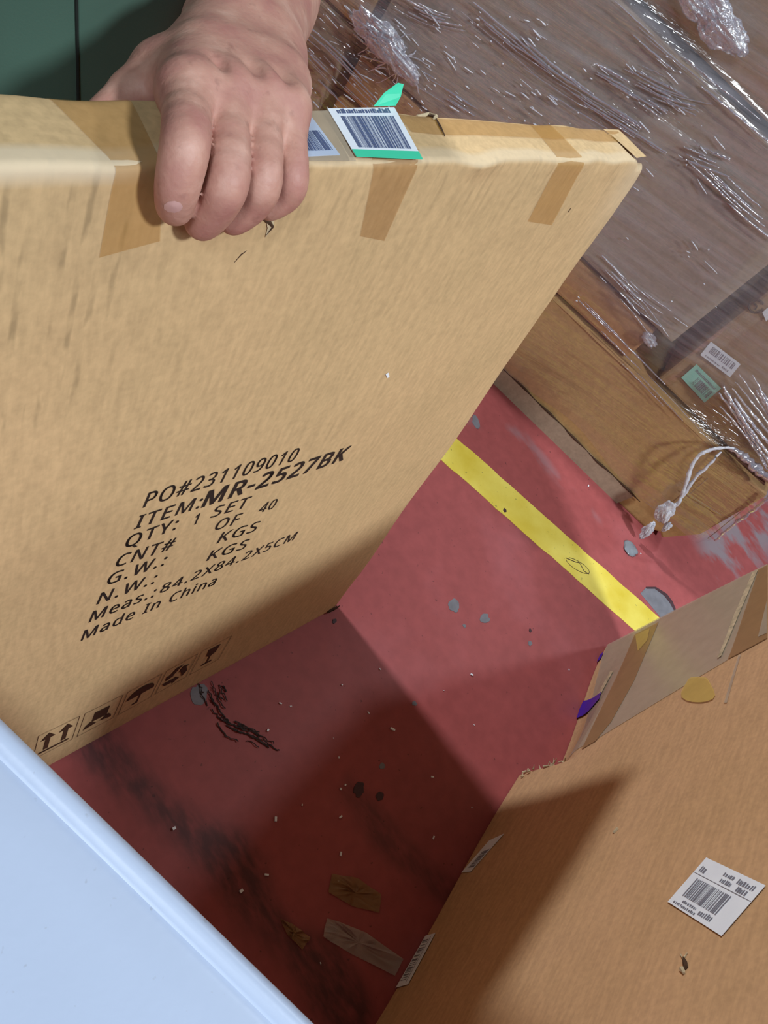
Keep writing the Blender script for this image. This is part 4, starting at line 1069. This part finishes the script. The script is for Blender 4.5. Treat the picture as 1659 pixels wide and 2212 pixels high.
for ins, dz in prof:
    ring = []
    for px_, py_ in rrect(ins, .03):
        ring.append(len(vs)); vs.append(corner + tdir * px_ + tin * py_ + UP * dz - tO)
    rings.append(ring)
for r0, r1 in zip(rings[:-1], rings[1:]):
    k = len(r0)
    for i in range(k): fs.append([r0[i], r0[(i + 1) % k], r1[(i + 1) % k], r1[i]])
fs.append(rings[-1]); fs.append(rings[0][::-1])
o = mesh('table_top', vs, fs, 'table', table, True); fix_normals(o)
md = o.modifiers.new('edges', 'EDGE_SPLIT'); md.split_angle = math.radians(50)
for k, px_ in enumerate((.16, TL - .16)):
    for py_ in (.07, TW - .07):
        p0 = corner + tdir * px_ + tin * py_ - UP * TT; p1 = p0 * np.array([1, 1, 0]) + tdir * (.05 if k else -.05) + UP * .0
        J = Join(); J.add(*tube_data([p0 - tO, p1 - tO + UP * .012], .013, 12)); lg = J.build('leg', 'steel', table, True)
        J = Join(); J.add(*tube_data([p1 - tO + UP * .02, p1 - tO + UP * .0005], .016, 12)); J.build('rubber_foot', 'shoe', lg, True)
    J = Join(); q0 = corner + tdir * (px_ + (.03 if k else -.03)) + tin * .07 + UP * (.30 - TH); q1 = q0 + tin * (TW - .14); J.add(*tube_data([q0 - tO, q1 - tO], .009, 10)); J.build('crossbar', 'steel', table, True)

# ================================================================== SCRAPS ON THE FLOOR
def scrap(px, mat, label, z=.0012, seed=0):
    pts = [on_floor(u) for u in px]; c_ = np.mean(pts, 0); rr = np.random.default_rng(seed)
    n = len(pts); rings = [[c_ + (p - c_) * s for p in pts] for s in (1, .66, .33)]
    vs = [p + UP * (z + abs(rr.normal()) * .002) - c_ for R_ in rings for p in R_] + [UP * (z + .002)]
    fs = [[k * n + i, k * n + (i + 1) % n, (k + 1) * n + (i + 1) % n, (k + 1) * n + i] for k in (0, 1) for i in range(n)] + [[2 * n + i, 2 * n + (i + 1) % n, 3 * n] for i in range(n)]
    o = mesh('tape_scrap', vs, fs, mat); o.location = tuple(c_); fix_normals(o)
    md = o.modifiers.new('thick', 'SOLIDIFY'); md.thickness = .0003
    tag(o, label, 'tape scrap'); return o
def dens_poly(px, n=4):
    out_ = []
    for a, b in zip(px, px[1:] + px[:1]):
        for k in range(n): out_.append((a[0] + (b[0] - a[0]) * k / n, a[1] + (b[1] - a[1]) * k / n))
    return out_
scrap(dens_poly([(706, 1984), (732, 1992), (790, 2015), (870, 2072), (852, 2108), (760, 2062), (694, 2024)]), 'scrap_film', 'long strip of clear tape stuck to the shaded floor', seed=1)
scrap(dens_poly([(716, 1888), (770, 1898), (822, 1932), (818, 1972), (760, 1958), (708, 1928)]), 'scrap_tan', 'faint tan tape patch on the shaded floor above the clear strip', seed=2)
scrap(dens_poly([(602, 1985), (630, 1996), (668, 2025), (652, 2052), (620, 2020)]), 'scrap_tan', 'small tan tape strip on the dark floor beside the white table', seed=3)
MAT['glob'] = tape_mat('grey_plastic_glob', srgb(150, 156, 164), .2, .8)
bm = bmesh.new(); bmesh.ops.create_icosphere(bm, subdivisions=3, radius=1)
c_ = on_floor((1361, 1187))
for q in bm.verts:
    k = np.array(q.co[:]); s_ = 1 + .25 * vnoise(k[None] * 2 + 3)[0]; q.co = Vector((k[0] * .024 * s_, k[1] * .020 * s_, max(k[2], -.05) * .006 * s_ + .001))
me = bpy.data.meshes.new('plastic_scrap'); bm.to_mesh(me); bm.free(); o = link('plastic_scrap', me, 'glob', None, True); o.location = tuple(c_)
tag(o, 'flattened grey plastic scrap on the red floor beside the yellow line', 'plastic scrap')
# dark stringy dirt running out from under the held carton
MAT['dirt'] = plain('dark_dirt', srgb(66, 58, 58), .9, .4, 80)
J = Join(); rr = np.random.default_rng(8); path = smooth_path([on_floor(u) for u in ((438, 1482), (455, 1520), (485, 1560), (540, 1585), (590, 1615), (640, 1650))], 60)
cD = path.mean(0) * np.array([1, 1, 0])
for k in range(34):
    i0 = rr.integers(0, 48); n_ = rr.integers(5, 12); w_ = .020 * (1 - i0 / 62)
    sg = path[i0:i0 + n_] + np.r_[rr.normal(size=2) * w_ * .7, 0] + rr.normal(size=(len(path[i0:i0 + n_]), 3)) * [.001, .001, 0]
    sg[:, 2] = .0012 + np.abs(rr.normal(size=len(sg))) * .001
    J.add(*tube_data(sg - cD, np.full(len(sg), rr.uniform(.0005, .0013)), 5))
o = J.build('dirt_streak', 'dirt', None); o.location = tuple(cD); tag(o, 'dark stringy streak of dirt and cracked paint in front of the flat carton', 'dirt', None, 'stuff')
# pale crumbs
J = Join()
known = [(820, 1446), (738, 1480), (578, 1578), (605, 1520), (795, 1540), (1228, 1447), (1203, 1588), (735, 1705), (375, 1790), (520, 1925), (575, 1890), (1270, 1050), (1018, 1458), (735, 1765), (735, 1845), (1405, 1197), (1435, 1228), (1476, 1252), (1510, 1282)]
pts = [on_floor(u) for u in known] + [on_floor((rr.uniform(450, 1300), rr.uniform(1350, 2100))) for _ in range(26)] + [on_floor((rr.uniform(1380, 1560), rr.uniform(1190, 1300))) for _ in range(25)]
pts = [p_ for p_ in pts if (p_ - P_C) @ N_C > .03]
for i, p_ in enumerate(pts):
    s_ = rr.uniform(.0012, .0026) if i < len(known) else rr.uniform(.0005, .0012)
    an = rr.uniform(0, 3.14); Rz = np.array([[math.cos(an), -math.sin(an), 0], [math.sin(an), math.cos(an), 0], [0, 0, 1]])
    J.box(p_ + UP * (s_ * .5 + .0008), np.array([s_ * rr.uniform(.8, 1.8), s_ * .7, s_ * .5]), Rz)
o = J.build('floor_crumbs', 'white_label', None); tag(o, 'tiny pale crumbs scattered on the red floor', 'debris', None, 'stuff')
